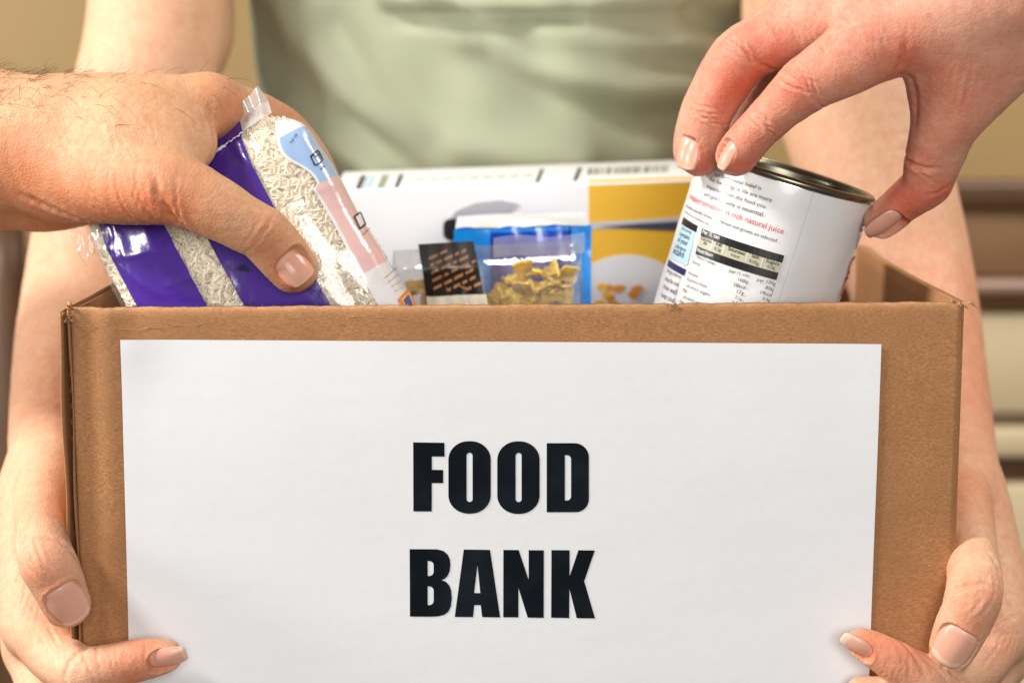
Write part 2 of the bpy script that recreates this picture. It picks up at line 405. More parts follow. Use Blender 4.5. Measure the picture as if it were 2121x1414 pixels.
# ================================================================== SETTING: kitchen units behind
TAN = plain('tan_wall_paint', (.40, .265, .11), .7, nscale=3, namp=.05)
CREAM = plain('cream_drawer_paint', (.70, .57, .36), .5, nscale=6, namp=.05)
WOOD = plain('brown_wood', (.105, .047, .02), .45, nscale=25, namp=.3)
WOOD2 = plain('mid_brown_wood', (.25, .14, .066), .45, nscale=25, namp=.25)
YB = 860.0
def zof(py, Y=YB): return P(1060, py, Y)[2]
MB().box((-1500, YB+330, -1500), (1500, YB+350, 1500)).build('wall', TAN); bpy.data.objects['wall']['kind'] = 'structure'
MB().box((-1500, -600, -1120), (1500, YB+330, -1100)).build('floor', plain('floor_tile', (.30, .24, .18), .5, nscale=8)); bpy.data.objects['floor']['kind'] = 'structure'
sb = root('sideboard', (0, YB, -1100), 'cream drawers with brown wooden top and rails behind the person', 'sideboard')
tanp = MB().box((-900, YB+6, zof(372)), (900, YB+300, zof(372)+420)).build('back_board', TAN, sb)
def rail(name, y0, y1, depth, m):
    bevel(MB().box((-900, YB-depth, zof(y1)), (900, YB+300, zof(y0))).build(name, m, sb), 5)
rail('top_moulding', 372, 430, 14, WOOD); rail('top_rail', 430.6, 574, 6, WOOD2)
rail('shelf_edge', 574.6, 606, 20, plain('pinkish_brown_wood', (.33, .20, .145), .4, nscale=20)); rail('shelf_rail', 606.6, 642, 8, plain('rust_brown_wood', (.16, .065, .018), .5, nscale=20))
for i, (a, b) in enumerate(((648, 855), (884, 945), (1002, 1380), (1392, 1600))):
    for x0, x1 in ((-880, -300), (-292, 292), (300, 880)):
        bevel(MB().box((x0, YB-6, zof(b)), (x1, YB+280, zof(a))).build('drawer_front', CREAM, sb), 4)
rail('drawer_rail', 856, 883, -4, plain('grey_brown_wood', (.28, .21, .13), .6, nscale=20)); rail('drawer_rail', 946, 1001, -4, WOOD)  # recessed rails between the drawers, the upper one in grey-brown wood
rail('plinth', 1601, 2400, -10, WOOD)
# upholstered chair beside the unit
ch = root('wooden_chair', (-520, 640, -1100), 'olive grey upholstered chair with wooden posts in front of the drawers', 'chair')
for x in (-660, -366):
    MB().tube([(x, 640, -1095), (x, 640, -600), (x, 650, -60), (x+2, 660, -8)], [16, 18, 16, 12], 8).build('back_post', WOOD, ch, True)
bevel(MB().box((-646, 642, -560), (-378, 672, -30)).build('back_rest', plain('olive_grey_cloth', (.13, .115, .07), .9, nscale=60, namp=.2), ch), 12, 4)
bevel(MB().box((-670, 260, -640), (-356, 640, -590)).build('seat', bpy.data.materials['olive_grey_cloth'], ch), 14, 4)
for x in (-650, -376): MB().tube([(x, 285, -1095), (x, 285, -635)], [14, 18], 8).build('leg', WOOD, ch, True)

# ================================================================== PERSON HOLDING THE BOX
fl = Flesh((-300, -40, -175), (-70, 310, 190), 1.5)
fl.chain([(330, -210, 310, 150), (322, 60, 285, 142), (252, 330, 255, 138), (200, 480, 235, 128), (172, 600, 212, 122), (150, 720, 185, 118), (134, 850, 150, 112), (114, 960, 112, 96), (98, 1035, 78, 80)], 6, seg=6)
fl.chain([(98, 1020, 82, 78), (72, 1120, 62, 68), (68, 1200, 52, 66), (74, 1290, 30, 66)], 14)
fl.chain([(98, 1020, 95, 72), (66, 1150, 75, 66), (66, 1260, 58, 66), (74, 1340, 45, 62)], 14)
fl.chain([(98, 1020, 100, 66), (84, 1180, 95, 62), (92, 1330, 78, 58)], 14)
# thumb
fl.chain([(112, 930, 105, 62), (98, 1000, 62, 62), (84, 1055, 28, 56), (86, 1105, 2, 53), (97, 1160, -13, 59), (113, 1192, -15, 57), (126, 1222, -14, 54), (139, 1250, -13, 50)], 16, 1.2, 58)
# fingers
fl.chain([(74, 1290, 30, 66), (110, 1354, 6, 57), (168, 1390, -12, 54), (215, 1383, -14, 48), (265, 1371, -14, 46), (318, 1361, -13, 41), (343, 1357, -12, 36)], 8, 1.4, 34)
fl.chain([(74, 1340, 45, 62), (95, 1425, 25, 56), (150, 1490, -6, 50), (250, 1495, -14, 45), (300, 1480, -12, 38)], 8, 1.4, 30)
fl.chain([(92, 1330, 78, 58), (110, 1460, 55, 54), (160, 1570, 10, 48), (230, 1580, -12, 40)], 8, 1.4, 30)
b1 = Body(*subdivide(*fl.mesh()))
b1.bulge(72, 1165, 7, 1.1)
b1.crease(66, 1150, 62, 7, .35, .8); b1.crease(58, 1172, 55, 6, .35, .7); b1.crease(85, 1150, 65, 5, .25, .6)
b1.crease(140, 1122, 40, 7, .9, 1.0); b1.crease(34, 1105, 80, 9, 1.1, 1.1); b1.crease(200, 1345, 70, 7, .4, .8); b1.crease(155, 1358, 130, 9, .9, 1.2)
for i in range(7): b1.crease(262+i*8-24, 1392-i, 74+i*3, 6, .25, .5)
for i in range(6): b1.crease(40+i*12, 1245+i*9, 100-6*i, 8, .22, .7)
for x, y, a, l_, d_ in ((78, 1140, 62, 6, .3), (96, 1176, 48, 6, .25), (60, 1160, 70, 5, .3), (240, 1360, 80, 6, .3), (232, 1372, 78, 6, .3), (300, 1345, 85, 5, .2), (180, 1372, 60, 8, .35), (30, 1200, 95, 10, .3), (22, 1230, 100, 9, .25), (48, 1220, 80, 8, .3), (110, 1310, 35, 9, .5), (90, 1330, 40, 9, .35)): b1.crease(x, y, a, l_, d_, .6)
b1.nail(146, 1252, 64, 14.5, 16.5, free=.99)
b1.nail(347, 1368, -12, 8.5, 13.5, n=nrm(RT*.12-FW*.80-UP*.42))
for q in ((72, 1172, 12, .45), (120, 1225, 9, .5), (300, 1375, 14, .55), (250, 1395, 12, .4), (60, 1300, 16, .35), (140, 1290, 12, .45), (130, 800, 40, .25), (120, 1050, 18, .3)): b1.redden(*q)
b1.finish()
fl = Flesh((95, -40, -175), (280, 310, 190), 1.5)
fl.chain([(1690, -210, 310, 165), (1735, 80, 285, 162), (1795, 300, 255, 158), (1850, 460, 232, 142), (1892, 600, 210, 128), (1934, 800, 166, 112), (1964, 950, 120, 99), (1984, 1050, 86, 84)], 6, seg=6)
fl.chain([(1984, 1040, 88, 80), (2030, 1140, 66, 72), (2050, 1210, 54, 72), (2062, 1300, 32, 72)], 14)
fl.chain([(1984, 1040, 96, 74), (2045, 1180, 75, 70), (2062, 1290, 55, 70), (2060, 1360, 45, 64)], 14)
fl.chain([(1984, 1040, 105, 66), (2040, 1200, 95, 64), (2040, 1360, 75, 58)], 14)
fl.chain([(1968, 965, 112, 64), (1988, 1045, 62, 66), (2006, 1120, 24, 58), (2016, 1180, 0, 55), (2016, 1236, -13, 58), (2002, 1275, -15, 56), (1988, 1306, -14, 54), (1974, 1337, -13, 50)], 16, 1.2, 62)
fl.chain([(2062, 1300, 32, 72), (2014, 1382, 4, 59), (1935, 1414, -13, 54), (1885, 1388, -15, 47), (1842, 1362, -15, 42), (1800, 1338, -13, 36), (1780, 1329, -12, 29)], 8, 1.4, 34)
fl.chain([(2060, 1360, 45, 64), (2005, 1455, 8, 56), (1920, 1478, -12, 50), (1835, 1446, -14, 43), (1786, 1433, -12, 35)], 8, 1.4, 30)
fl.chain([(2040, 1360, 75, 58), (2000, 1490, 40, 54), (1930, 1570, 0, 48), (1840, 1560, -12, 38)], 8, 1.4, 30)
b2 = Body(*subdivide(*fl.mesh()))
b2.bulge(2050, 1236, 7, 1.3); b2.bulge(2058, 1150, 11, .9)
b2.crease(2035, 1222, 115, 7, .3, .8); b2.crease(2048, 1248, 125, 6, .35, .7); b2.crease(1985, 1218, 155, 9, 1.0, 1.1); b2.crease(2075, 1190, 80, 9, 1.0, 1.1)
b2.crease(1896, 1352, 55, 8, .6, .9); b2.crease(1975, 1392, 40, 9, .8, 1.1); b2.crease(2072, 1285, 160, 10, .6, 1.0)
for i in range(5): b2.crease(2075+i*9, 1290+i*10, 150-8*i, 8, .25, .7)
for i in range(6): b2.crease(1832+i*10, 1385-i*1, 105-i*3, 5, .25, .5)
for x, y, a, l_, d_ in ((2030, 1210, 112, 6, .3), (2020, 1255, 130, 6, .25), (2058, 1225, 105, 5, .3), (1862, 1345, 70, 6, .3), (1872, 1356, 70, 6, .3), (1812, 1322, 75, 5, .2), (2085, 1240, 95, 9, .3), (2095, 1270, 90, 9, .25), (2040, 1330, 150, 9, .5), (2060, 1350, 145, 9, .35), (1930, 1375, 40, 8, .35)): b2.crease(x, y, a, l_, d_, .6)
b2.nail(1974, 1342, 116, 14.8, 16.5, free=1.06)
b2.nail(1772, 1343, 207, 7.6, 12.5, n=nrm(-RT*.30-FW*.72-UP*.52), free=1.05)
for q in ((2050, 1240, 12, .5), (1990, 1300, 9, .45), (1830, 1350, 14, .55), (1790, 1345, 8, .4), (2070, 1320, 16, .4), (1900, 1385, 12, .45), (2000, 800, 40, .6), (2010, 1000, 30, .5), (2030, 620, 40, .4)): b2.redden(*q)
b2.finish()
# upper arms and trunk (inside the shirt)
fl = Flesh((-235, 205, -420), (235, 520, 420), 5.0)
fl.chain([(-9, 400, -600, 118), (-9, 400, -150, 112), (-9, 400, 100, 118), (-9, 405, 330, 124)], 10, mm=True, flat=(np.array((0, 1, 0)), .72))
for sx, q in ((-1, P(330, -210, 310)), (1, P(1690, -210, 310))):
    fl.chain([(q[0], q[1], q[2]-70, 38), (q[0]+sx*2, q[1]+20, q[2]+30, 40), (sx*178-5, 370, 320, 46), (sx*130-5, 400, 380, 52)], 12, mm=True)
b3 = Body(*subdivide(*fl.mesh(), 0))
holder = person([b1, b2, b3], (-9, 400, -1100), SK_HOLD, 'person in a sage green shirt holding the cardboard box with both hands')

def shirt_mat():
    m, nt, b, n, l = mat('sage_jersey'); co = texco(n, l); f = noise(n, l, co, 60, 4); g = noise(n, l, texco(n, l, (1, 1, .25)), 1500, 2)
    c = mixc(n, l, f, (.36, .395, .255), (.42, .455, .31)); l.new(mixc(n, l, g, c, (.47, .50, .355)), b.inputs['Base Color']); b.inputs['Roughness'].default_value = .85
    b.inputs['Sheen Weight'].default_value = .05; b.inputs['Specular IOR Level'].default_value = .15; l.new(bump(n, l, g, .3, .0004), b.inputs['Normal']); return m
SHIRT = shirt_mat()
def polyd(x, y, pl):
    best = np.full(x.shape, 1e9); tt = np.zeros(x.shape); tot = 0; acc = []
    for (x0, y0), (x1, y1) in zip(pl, pl[1:]):
        dx, dy = x1-x0, y1-y0; t = np.clip(((x-x0)*dx+(y-y0)*dy)/(dx*dx+dy*dy), 0, 1); best = np.minimum(best, np.hypot(x-x0-t*dx, y-y0-t*dy))
    return best
NU, NV = 180, 130
th = np.linspace(0, 2*math.pi, NU, endpoint=False); zz = np.linspace(-330, 330, NV)
T, Z = np.meshgrid(th, zz); 
a_ = 138+6*np.tanh((Z-90)/60)+np.where(Z < 0, -8*np.tanh(-Z/120), 0); b_ = 100+9*np.tanh((Z-60)/80)
cc, ss = np.cos(T), np.sin(T)
X = -9+a_*np.sign(cc)*np.abs(cc)**.85; Yv = 405-b_*np.sign(ss)*np.abs(ss)**.85
pts = np.stack([X, Yv, Z], -1).reshape(-1, 3); px_, py_, _ = proj(pts); px_ = px_.reshape(Z.shape); py_ = py_.reshape(Z.shape)
front = (Yv < 400)
dsp = np.zeros(Z.shape)
for pl, A, wd in (([(560, -60), (620, 60), (760, 210), (960, 310), (1200, 345)], 5.5, 42), ([(830, -40), (930, 60), (1100, 140), (1300, 185), (1480, 180)], 7, 36), ([(900, -20), (1080, 60), (1300, 95), (1500, 90)], 4.5, 30),
                  ([(1000, 110), (1150, 210), (1320, 260), (1450, 240)], -5, 34), ([(680, 60), (760, 190), (900, 290)], -5, 34), ([(600, 230), (700, 300), (790, 370)], 5, 30), ([(720, 250), (820, 330), (900, 400)], -4, 26),
                  ([(800, -10), (1000, 12), (1200, 8), (1400, -8)], 9, 20), ([(820, 30), (1000, 46), (1180, 36)], -6, 16), ([(1420, 20), (1500, 60), (1560, 110)], -4.05, 22), ([(1400, 70), (1500, 120), (1560, 160)], 3.15, 22), ([(1380, 130), (1470, 170), (1560, 190)], -2.7, 20), ([(1450, -20), (1540, 20)], 8, 20)):
    dsp += 1.5*A*np.exp(-(polyd(px_, py_, pl)/wd)**2)
dsp = np.where(front, dsp, 0)+1.5*wnoise(pts, 60).reshape(Z.shape)
nx, ny = cc/a_, -ss/b_; nl = np.hypot(nx, ny)
X += dsp*nx/nl; Yv += dsp*ny/nl
V = np.stack([X, Yv, Z], -1).reshape(-1, 3); Fc = [(j*NU+i, j*NU+(i+1) % NU, (j+1)*NU+(i+1) % NU, (j+1)*NU+i) for j in range(NV-1) for i in range(NU)]
so = obj('shirt', V, Fc, SHIRT, holder); so['label'] = 'sage green jersey shirt with soft folds'

# ================================================================== PERSON PUTTING IN THE RICE
fl = Flesh((-330, -30, -10), (-55, 170, 165), 1.35)
fl.chain([(-330, 285, 78, 172), (-60, 288, 62, 152), (60, 296, 52, 138), (200, 290, 45, 112)], 14)
fl.chain([(-330, 330, 105, 150), (0, 345, 88, 126), (100, 362, 80, 114), (200, 360, 78, 95)], 18)
fl.chain([(150, 268, 48, 100), (300, 242, 42, 88), (432, 220, 46, 64)], 12)
fl.chain([(160, 272, 70, 100), (300, 246, 68, 84), (430, 232, 72, 64)], 12)
fl.chain([(160, 290, 95, 95), (400, 262, 98, 60)], 14)
fl.chain([(150, 310, 110, 85), (360, 305, 118, 55)], 14)
fl.chain([(150, 352, 45, 104), (255, 372, 22, 94), (330, 384, 10, 82), (372, 395, 7, 74), (450, 432, 5, 65), (510, 466, 6, 58), (547, 486, 8, 57), (580, 523, 11, 56), (607, 556, 14, 52)], 14, 6, 90)
fl.chain([(280, 300, 30, 100), (350, 300, 27, 76), (398, 302, 27, 50)], 12)
fl.chain([(432, 220, 46, 62), (520, 240, 62, 54), (575, 265, 72, 50), (605, 292, 78, 49), (650, 350, 90, 44), (680, 430, 94, 38)], 8, 1.4, 40)
fl.chain([(430, 232, 72, 60), (520, 255, 92, 50), (580, 310, 110, 46), (600, 400, 116, 40), (600, 470, 116, 36)], 8, 1.4, 34)
fl.chain([(400, 262, 98, 56), (480, 290, 120, 46), (530, 360, 132, 42), (540, 440, 132, 36)], 8, 1.4, 30)
fl.chain([(360, 305, 118, 52), (430, 340, 134, 42), (460, 410, 140, 36), (465, 470, 140, 32)], 8, 1.4, 30)
b = Body(*subdivide(*fl.mesh()))
b.crease(552, 470, 128, 8, .22, .6); b.crease(538, 490, 125, 9, .28, .7); b.crease(566, 462, 132, 6, .2, .5); b.crease(524, 478, 122, 8, .12, .5); b.crease(560, 490, 128, 7, .15, .5)
b.bulge(552, 478, 9, .7)
for i, (x, y, l_) in enumerate(((140, 398, 10), (176, 408, 12), (196, 420, 9), (233, 420, 12), (250, 428, 9), (292, 424, 12), (309, 432, 8), (336, 426, 12), (368, 432, 11), (222, 400, 7), (276, 402, 7), (322, 400, 6))): b.crease(x, y, 58+i*2.5+9*math.sin(i*2.4), l_, .16+.12*(i % 3), .7+.35*(i % 2), curv=.006*math.sin(i*1.7))
b.crease(352, 440, 60, 11, 1.0, 1.6); b.crease(120, 445, 22, 16, 1.1, 1.6); b.crease(447, 262, 70, 9, .6, 1.0)
for i in range(9): b.crease(395+i*7, 352+i*5, 115+3*i, 7, .14, .5)
for i in range(8): b.crease(110+i*30, 250+(i % 3)*26, 60+12*math.sin(i*2), 8, .12, .6)
b.crease(330, 215, 12, 26, -.5, 3.5, fold=0); b.crease(260, 285, 22, 28, -.45, 3.5, fold=0)
b.nail(614, 552, 48, 13.2, 12.2, n=nrm(RT*.34-FW*.80+UP*.14), free=.955)
for q in ((552, 478, 10, .35), (600, 590, 9, .6), (570, 540, 9, .35), (490, 225, 14, .6), (600, 260, 14, .5), (60, 420, 28, .6), (200, 430, 22, .55), (300, 440, 18, .55), (380, 430, 14, .5), (30, 300, 18, .25), (120, 470, 16, .4)): b.redden(*q)
b.finish(.07)
giver = person([b], tuple(P(-330, 300, 85)), SK_RICE, 'person reaching in with a hairy bare forearm, thumb pressed on the rice bag')
# arm hair
hb = MB(); tri = b.V; N_ = b.N
cand = np.where((b.px < 470) & (b.py < 330) & (N_[:, 2] > .05))[0]
wts = np.exp(-((b.py[cand]-150)/62)**2)*np.clip(1.0-b.px[cand]/330, .05, 1); wts /= wts.sum()
for i in rng.choice(cand, 1150, p=wts, replace=False):
    p = b.V[i]; n = N_[i]; t0 = nrm(np.array((.75, -.25, -.25))+rng.normal(size=3)*.45); t0 = nrm(t0-n*(t0@n)*.9)
    L_ = rng.uniform(5, 13); lift = rng.uniform(.25, .9); cv = rng.normal(size=3)*.25; q = p-n*.3; pts = [q]
    for k in range(5):
        d = nrm(t0+n*(lift*(1-k*.26))+cv*k*.35); q = q+d*L_/5; pts.append(q)
    hb.tube(pts, [.085, .082, .075, .065, .05, .028], 3)
ho = hb.build('arm_hair', plain('brown_hair', (.10, .045, .018), .4), giver, True); ho['kind'] = 'stuff'

# ================================================================== PERSON PUTTING IN THE CAN
fl = Flesh((55, -75, 35), (265, 115, 190), 1.2)
fl.chain([(2400, -250, -30, 190), (2150, -80, -18, 150), (1960, 15, -10, 102), (1835, 66, -2, 84)], 14)
fl.chain([(2400, -250, 0, 190), (2150, -90, 5, 145), (1900, -35, 15, 100), (1695, 35, 26, 76)], 14)
fl.chain([(2400, -220, 30, 180), (2150, -70, 30, 120), (1850, -20, 50, 88), (1650, 45, 54, 66)], 14)
fl.chain([(2100, 0, 60, 95), (1850, 20, 75, 75), (1650, 70, 78, 52)], 12)
fl.chain([(2130, 20, 0, 125), (2050, 110, 4, 108), (1985, 205, 9, 84), (1957, 258, 14, 70), (1942, 305, 20, 63), (1926, 352, 26, 55), (1918, 382, 29, 50), (1872, 418, 36, 42), (1840, 446, 40, 40), (1826, 458, 41, 37)], 12, 3, 90)
fl.chain([(2010, 60, -2, 110), (1965, 110, 4, 96), (1950, 160, 12, 70)], 10)
fl.chain([(1835, 66, -2, 84), (1790, 101, -3, 80), (1746, 130, -2, 72), (1700, 157, 0, 63), (1662, 182, 3, 58), (1615, 224, 9, 49), (1573, 265, 15, 45), (1542, 300, 20, 45), (1525, 322, 22, 44)], 8, 1.2, 40)
fl.chain([(1695, 35, 26, 76), (1610, 80, 27, 62), (1570, 100, 28, 58), (1534, 127, 29, 56), (1497, 187, 33, 50), (1470, 240, 37, 46), (1458, 290, 41, 45), (1449, 322, 43, 44)], 8, 1.2, 40)
fl.chain([(1650, 45, 54, 66), (1585, 72, 58, 50), (1518, 112, 60, 46), (1468, 190, 62, 41), (1441, 245, 62, 37), (1430, 295, 60, 36), (1428, 317, 59, 34)], 8, 1.2, 34)
fl.chain([(1650, 70, 78, 52), (1590, 120, 88, 42), (1548, 190, 90, 38), (1510, 265, 84, 34), (1492, 305, 80, 32)], 8, 1.2, 30)
b = Body(*subdivide(*fl.mesh()))
b.bulge(1650, 152, 8, 1.0); b.bulge(1515, 100, 8, 1.0); b.bulge(1958, 398, 7, 1.2)
# finger joints: dorsal folds and flexion creases
for i, (x, y, a, l_) in enumerate(((1612, 165, 55, 6), (1625, 150, 52, 7), (1640, 145, 50, 7), (1655, 150, 48, 8), (1668, 152, 50, 8), (1640, 180, 25, 8), (1683, 195, 60, 9), (1692, 200, 62, 8))): b.crease(x, y, a, l_, .5, .55)
for i, (x, y, a, l_) in enumerate(((1560, 235, 50, 6), (1568, 248, 48, 7), (1580, 260, 45, 7), (1590, 268, 50, 6), (1550, 250, 55, 5))): b.crease(x, y, a, l_, .42, .5)
for i, (x, y, a, l_) in enumerate(((1495, 100, 40, 7), (1508, 92, 40, 7), (1520, 88, 42, 8), (1535, 95, 50, 8), (1550, 110, 62, 6))): b.crease(x, y, a, l_, .5, .6)
for i, (x, y, a, l_) in enumerate(((1440, 222, 20, 6), (1448, 232, 20, 7), (1452, 242, 18, 7), (1470, 252, 22, 7), (1492, 262, 40, 5))): b.crease(x, y, a, l_, .45, .55)
b.crease(1598, 285, 60, 8, .5, .8); b.crease(1505, 258, 65, 7, .5, .8); b.crease(1885, 345, 35, 8, 1.3, 1.1); b.crease(1905, 362, 45, 7, .5, .8); b.crease(1588, 145, 20, 6, .6, .9)
b.crease(1945, 395, 150, 5, .4, .8); b.crease(1868, 128, 100, 7, .7, 1.0); b.crease(1890, 200, 75, 14, .8, 1.4)
for i in range(9): b.crease(1935+i*9, 180+(i % 2)*10, 82+i, 8, .22, .7)
for i in range(14): b.crease(1700+i*14, 100-i*3+(i % 3)*14, 70+10*math.sin(i), 6, .13, .55)
for i in range(9): b.crease(1600+i*12, 60+(i % 3)*16, 62+8*math.sin(i*1.7), 6, .16, .6)
for i in range(10): b.crease(1545+i*6+random.uniform(-6, 6), 290+random.uniform(-25, 30), random.uniform(20, 150), 3.5, .12, .45)
for i in range(10): b.crease(1460+random.uniform(-20, 25), 295+random.uniform(-25, 35), random.uniform(20, 150), 3.5, .12, .45)
b.crease(1740, 40, 125, 16, 1.2, 2.0, fold=.4)
b.nail(1499, 319, 119, 7.6, 11.0, n=nrm(-RT*.80-FW*.50+UP*.26), free=.97)
b.nail(1426, 318, 103, 7.8, 11.5, n=nrm(-RT*.62-FW*.72+UP*.14), free=.97)
b.nail(1404, 312, 100, 8.5, 12.0, n=nrm(-RT*.72-FW*.66+UP*.1), free=.95)
b.nail(1836, 472, 143, 11.5, 15.0, n=nrm(RT*.36-FW*.48-UP*.80), free=.93)
for q in ((1530, 345, 9, .6), (1450, 345, 9, .6), (1490, 220, 12, .4), (1540, 180, 12, .5), (1640, 200, 12, .4), (1590, 290, 10, .4), (1850, 400, 14, .5), (1880, 440, 10, .4), (1960, 395, 8, .5), (1890, 330, 9, .4), (1860, 110, 12, .4), (1590, 110, 14, .5), (1950, 200, 22, .35), (1760, 150, 16, .3)): b.redden(q[0], q[1], q[2], q[3]*1.4)
b.finish(.07)
placer = person([b], tuple(P(2400, -250, 0)), SK_CAN, 'person lowering the tin can with a pink bare hand, fingers on its rim')

# ================================================================== CARDBOARD BOX
BX0, BX1, BD, BT = -176.0, 176.5, 282.0, 4.0
ZT = P(1060, 634, 0)[2]; ZB = ZT-245
box = root('cardboard_box', (0, BD/2, ZB), 'open brown cardboard box with a white paper sign on its front', 'box')
def sheet(fn, nu, nv, thick, axis, rim_faces=True):
    """closed panel: fn(u,v) -> middle surface point; thickness along axis"""
    V = []; n = nu*nv; ax = np.array(axis, float)
    for sgn in (-.5, .5):
        for j in range(nv):
            for i in range(nu): V.append(np.array(fn(i/(nu-1), j/(nv-1)))+ax*thick*sgn)
    q = []
    for j in range(nv-1):
        for i in range(nu-1):
            a = j*nu+i; q.append((a, a+1, a+nu+1, a+nu)); q.append((a+n, a+nu+n, a+nu+1+n, a+1+n))
    if not rim_faces: return V, q
    for i in range(nu-1):
        q.append((i, i+n, i+1+n, i+1)); a = (nv-1)*nu+i; q.append((a, a+1, a+1+n, a+n))
    for j in range(nv-1):
        a = j*nu; q.append((a, a+nu, a+nu+n, a+n)); a = j*nu+nu-1; q.append((a, a+n, a+nu+n, a+nu))
    return V, q
def tl(x): return ZT+(x/350)*2.2          # the rim rises slightly to the right
def rim(x): return tl(x)+.10*math.sin(x*.21)+.10*math.sin(x*.53+1)+.05*math.sin(x*1.9)-.7*math.exp(-((x-64)/2.0)**2)
def front_fn(u, v):
    x = -171.9+u*(BX1-.6+171.9); z = ZB+v*(rim(x)-ZB)
    y = 2.0+.9*math.exp(-((x+165)/3.2)**2)-.7*math.exp(-((x+158)/5)**2)+.5*math.exp(-((x+147)/6)**2)+.35*math.sin(x*.02+z*.013)+.25*math.sin(z*.05)
    y += 2.0*max(0, (x-BX1+3.0)/3.0)**2
    top = (rim(x)-z); y += 1.4*math.exp(-top/1.3)
    return (x, y, z)
us = np.concatenate([np.linspace(0, .12, 44), np.linspace(.125, .985, 150), np.linspace(.986, 1, 12)]); vs_ = np.concatenate([np.linspace(0, .93, 50), np.linspace(.935, 1, 26)])
V, q = sheet(lambda u, v: front_fn(us[round(u*(len(us)-1))], vs_[round(v*(len(vs_)-1))]), len(us), len(vs_), BT, (0, 1, 0))
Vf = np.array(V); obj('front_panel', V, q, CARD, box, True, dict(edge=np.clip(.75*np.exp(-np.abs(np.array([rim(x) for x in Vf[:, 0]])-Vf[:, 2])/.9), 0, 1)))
def side_fn(x0, sg):
    def fn(u, v):
        y = (-1.0 if sg < 0 else 1.2)+u*(BD-(-1.0 if sg < 0 else 1.2)-4); z = ZB+v*(tl(x0)+(.6 if sg > 0 else -.8)-ZB)
        return (x0-sg*(6.5*math.sin(math.pi*u)*(1-.35*v)), y, z)
    return fn
V, q = sheet(side_fn(BX1-2.0, 1), 60, 40, BT, (1, 0, 0)); obj('side_panel', V, q, CARD, box)
# left side panel: two liners with the fluting between them, open at the front edge
lf = side_fn(BX0+2.0, -1)
for nm, off, mt in (('outer_liner', -2.0, CARD), ('inner_liner', 1.0, CARD)):
    V, q = sheet(lambda u, v: (lf(u, v)[0]+off+.4*math.sin(v*23+off)*math.exp(-u*40), lf(u, v)[1]-(1.4 if off < 0 else -1.8)*math.exp(-u*60), lf(u, v)[2]-(0 if off < 0 else .6)), 70, 60, .55, (1, 0, 0)); obj(nm, V, q, mt, box)
V, q = sheet(lambda u, v: (lf(u, v)[0]-.45+.9*math.sin(v*245/6.5*6.283), lf(u, v)[1]+9, lf(u, v)[2]-1), 12, 420, .3, (1, 0, 0)); obj('fluting', V, q, CARD_CORE, box)
V, q = sheet(lambda u, v: (BX0+2+u*(BX1-BX0-4), BD-2, ZB+v*(ZT+1-ZB)), 40, 30, BT, (0, 1, 0)); obj('back_panel', V, q, CARD, box)
V, q = sheet(lambda u, v: (BX0+5+u*(BX1-BX0-10), 5+v*(BD-10), ZB+1.5), 20, 20, 3, (0, 0, 1)); obj('bottom_panel', V, q, CARD, box)
# frayed corners: crumpled shreds of torn liner
def shred(base, d, L_, wd, curl, seed, mt=CARD_EDGE):
    r = np.random.default_rng(seed); d = nrm(d); sd = nrm(np.cross(d, r.normal(size=3))); mb = MB(); p = np.array(base, float); n = 7; rows = []
    for k in range(n):
        ww = wd*(1-.7*k/(n-1))*(1+.4*r.normal()); up_ = np.cross(d, sd)
        rows.append((p-sd*ww/2+r.normal(size=3)*.12, p+sd*ww/2+r.normal(size=3)*.12, p+sd*ww*.4+up_*.35, p-sd*ww*.4+up_*.35))
        d = nrm(d+up_*curl/n+r.normal(size=3)*.28); p = p+d*L_/n; sd = nrm(sd-d*(sd@d)+r.normal(size=3)*.2)
    V = [x for row in rows for x in row]; Fq = []
    for k in range(n-1):
        for a in range(4): c_ = (a+1) % 4; Fq.append((k*4+a, k*4+c_, k*4+4+c_, k*4+4+a))
    Fq += [(3, 2, 1, 0), (n*4-4, n*4-3, n*4-2, n*4-1)]
    mb.add(V, Fq); return mb
cr = np.array((BX1-1.5, 1.5, tl(BX1)-.4))
for i in range(11):
    r = np.random.default_rng(100+i); d = np.array((r.uniform(-.6, 1.0), r.uniform(-.7, .3), r.uniform(.0, .7)))
    shred(cr+r.normal(size=3)*(2.0, 1.0, .5)+(-1.0, 0, 0), d, r.uniform(2.5, 5.0), r.uniform(1.0, 2.0), r.uniform(-2.5, 2.5), i).build('torn_shred', CARD_EDGE, box, True)
cl_ = np.array((BX0+3.2, 0.6, tl(BX0)-1.6))
for i in range(12):
    r = np.random.default_rng(300+i); d = np.array((r.uniform(-.3, 1.0), r.uniform(-.7, .1), r.uniform(-.9, .4)))
    shred(cl_+r.normal(size=3)*(1.3, .5, 1.6), d, r.uniform(2, 4.2), r.uniform(1.4, 3.2), r.uniform(-3, 3), 50+i).build('torn_shred', CARD_EDGE if i % 2 else CARD, box, True)
for i in range(5):
    r = np.random.default_rng(500+i); shred(np.array((63+r.normal()*2, .6, rim(64)-.4)), np.array((r.uniform(-1, 1), -.5, r.uniform(-.3, .6))), r.uniform(2, 4), r.uniform(.5, 1.2), r.uniform(-3, 3), 80+i).build('torn_shred', CARD_EDGE, box, True)
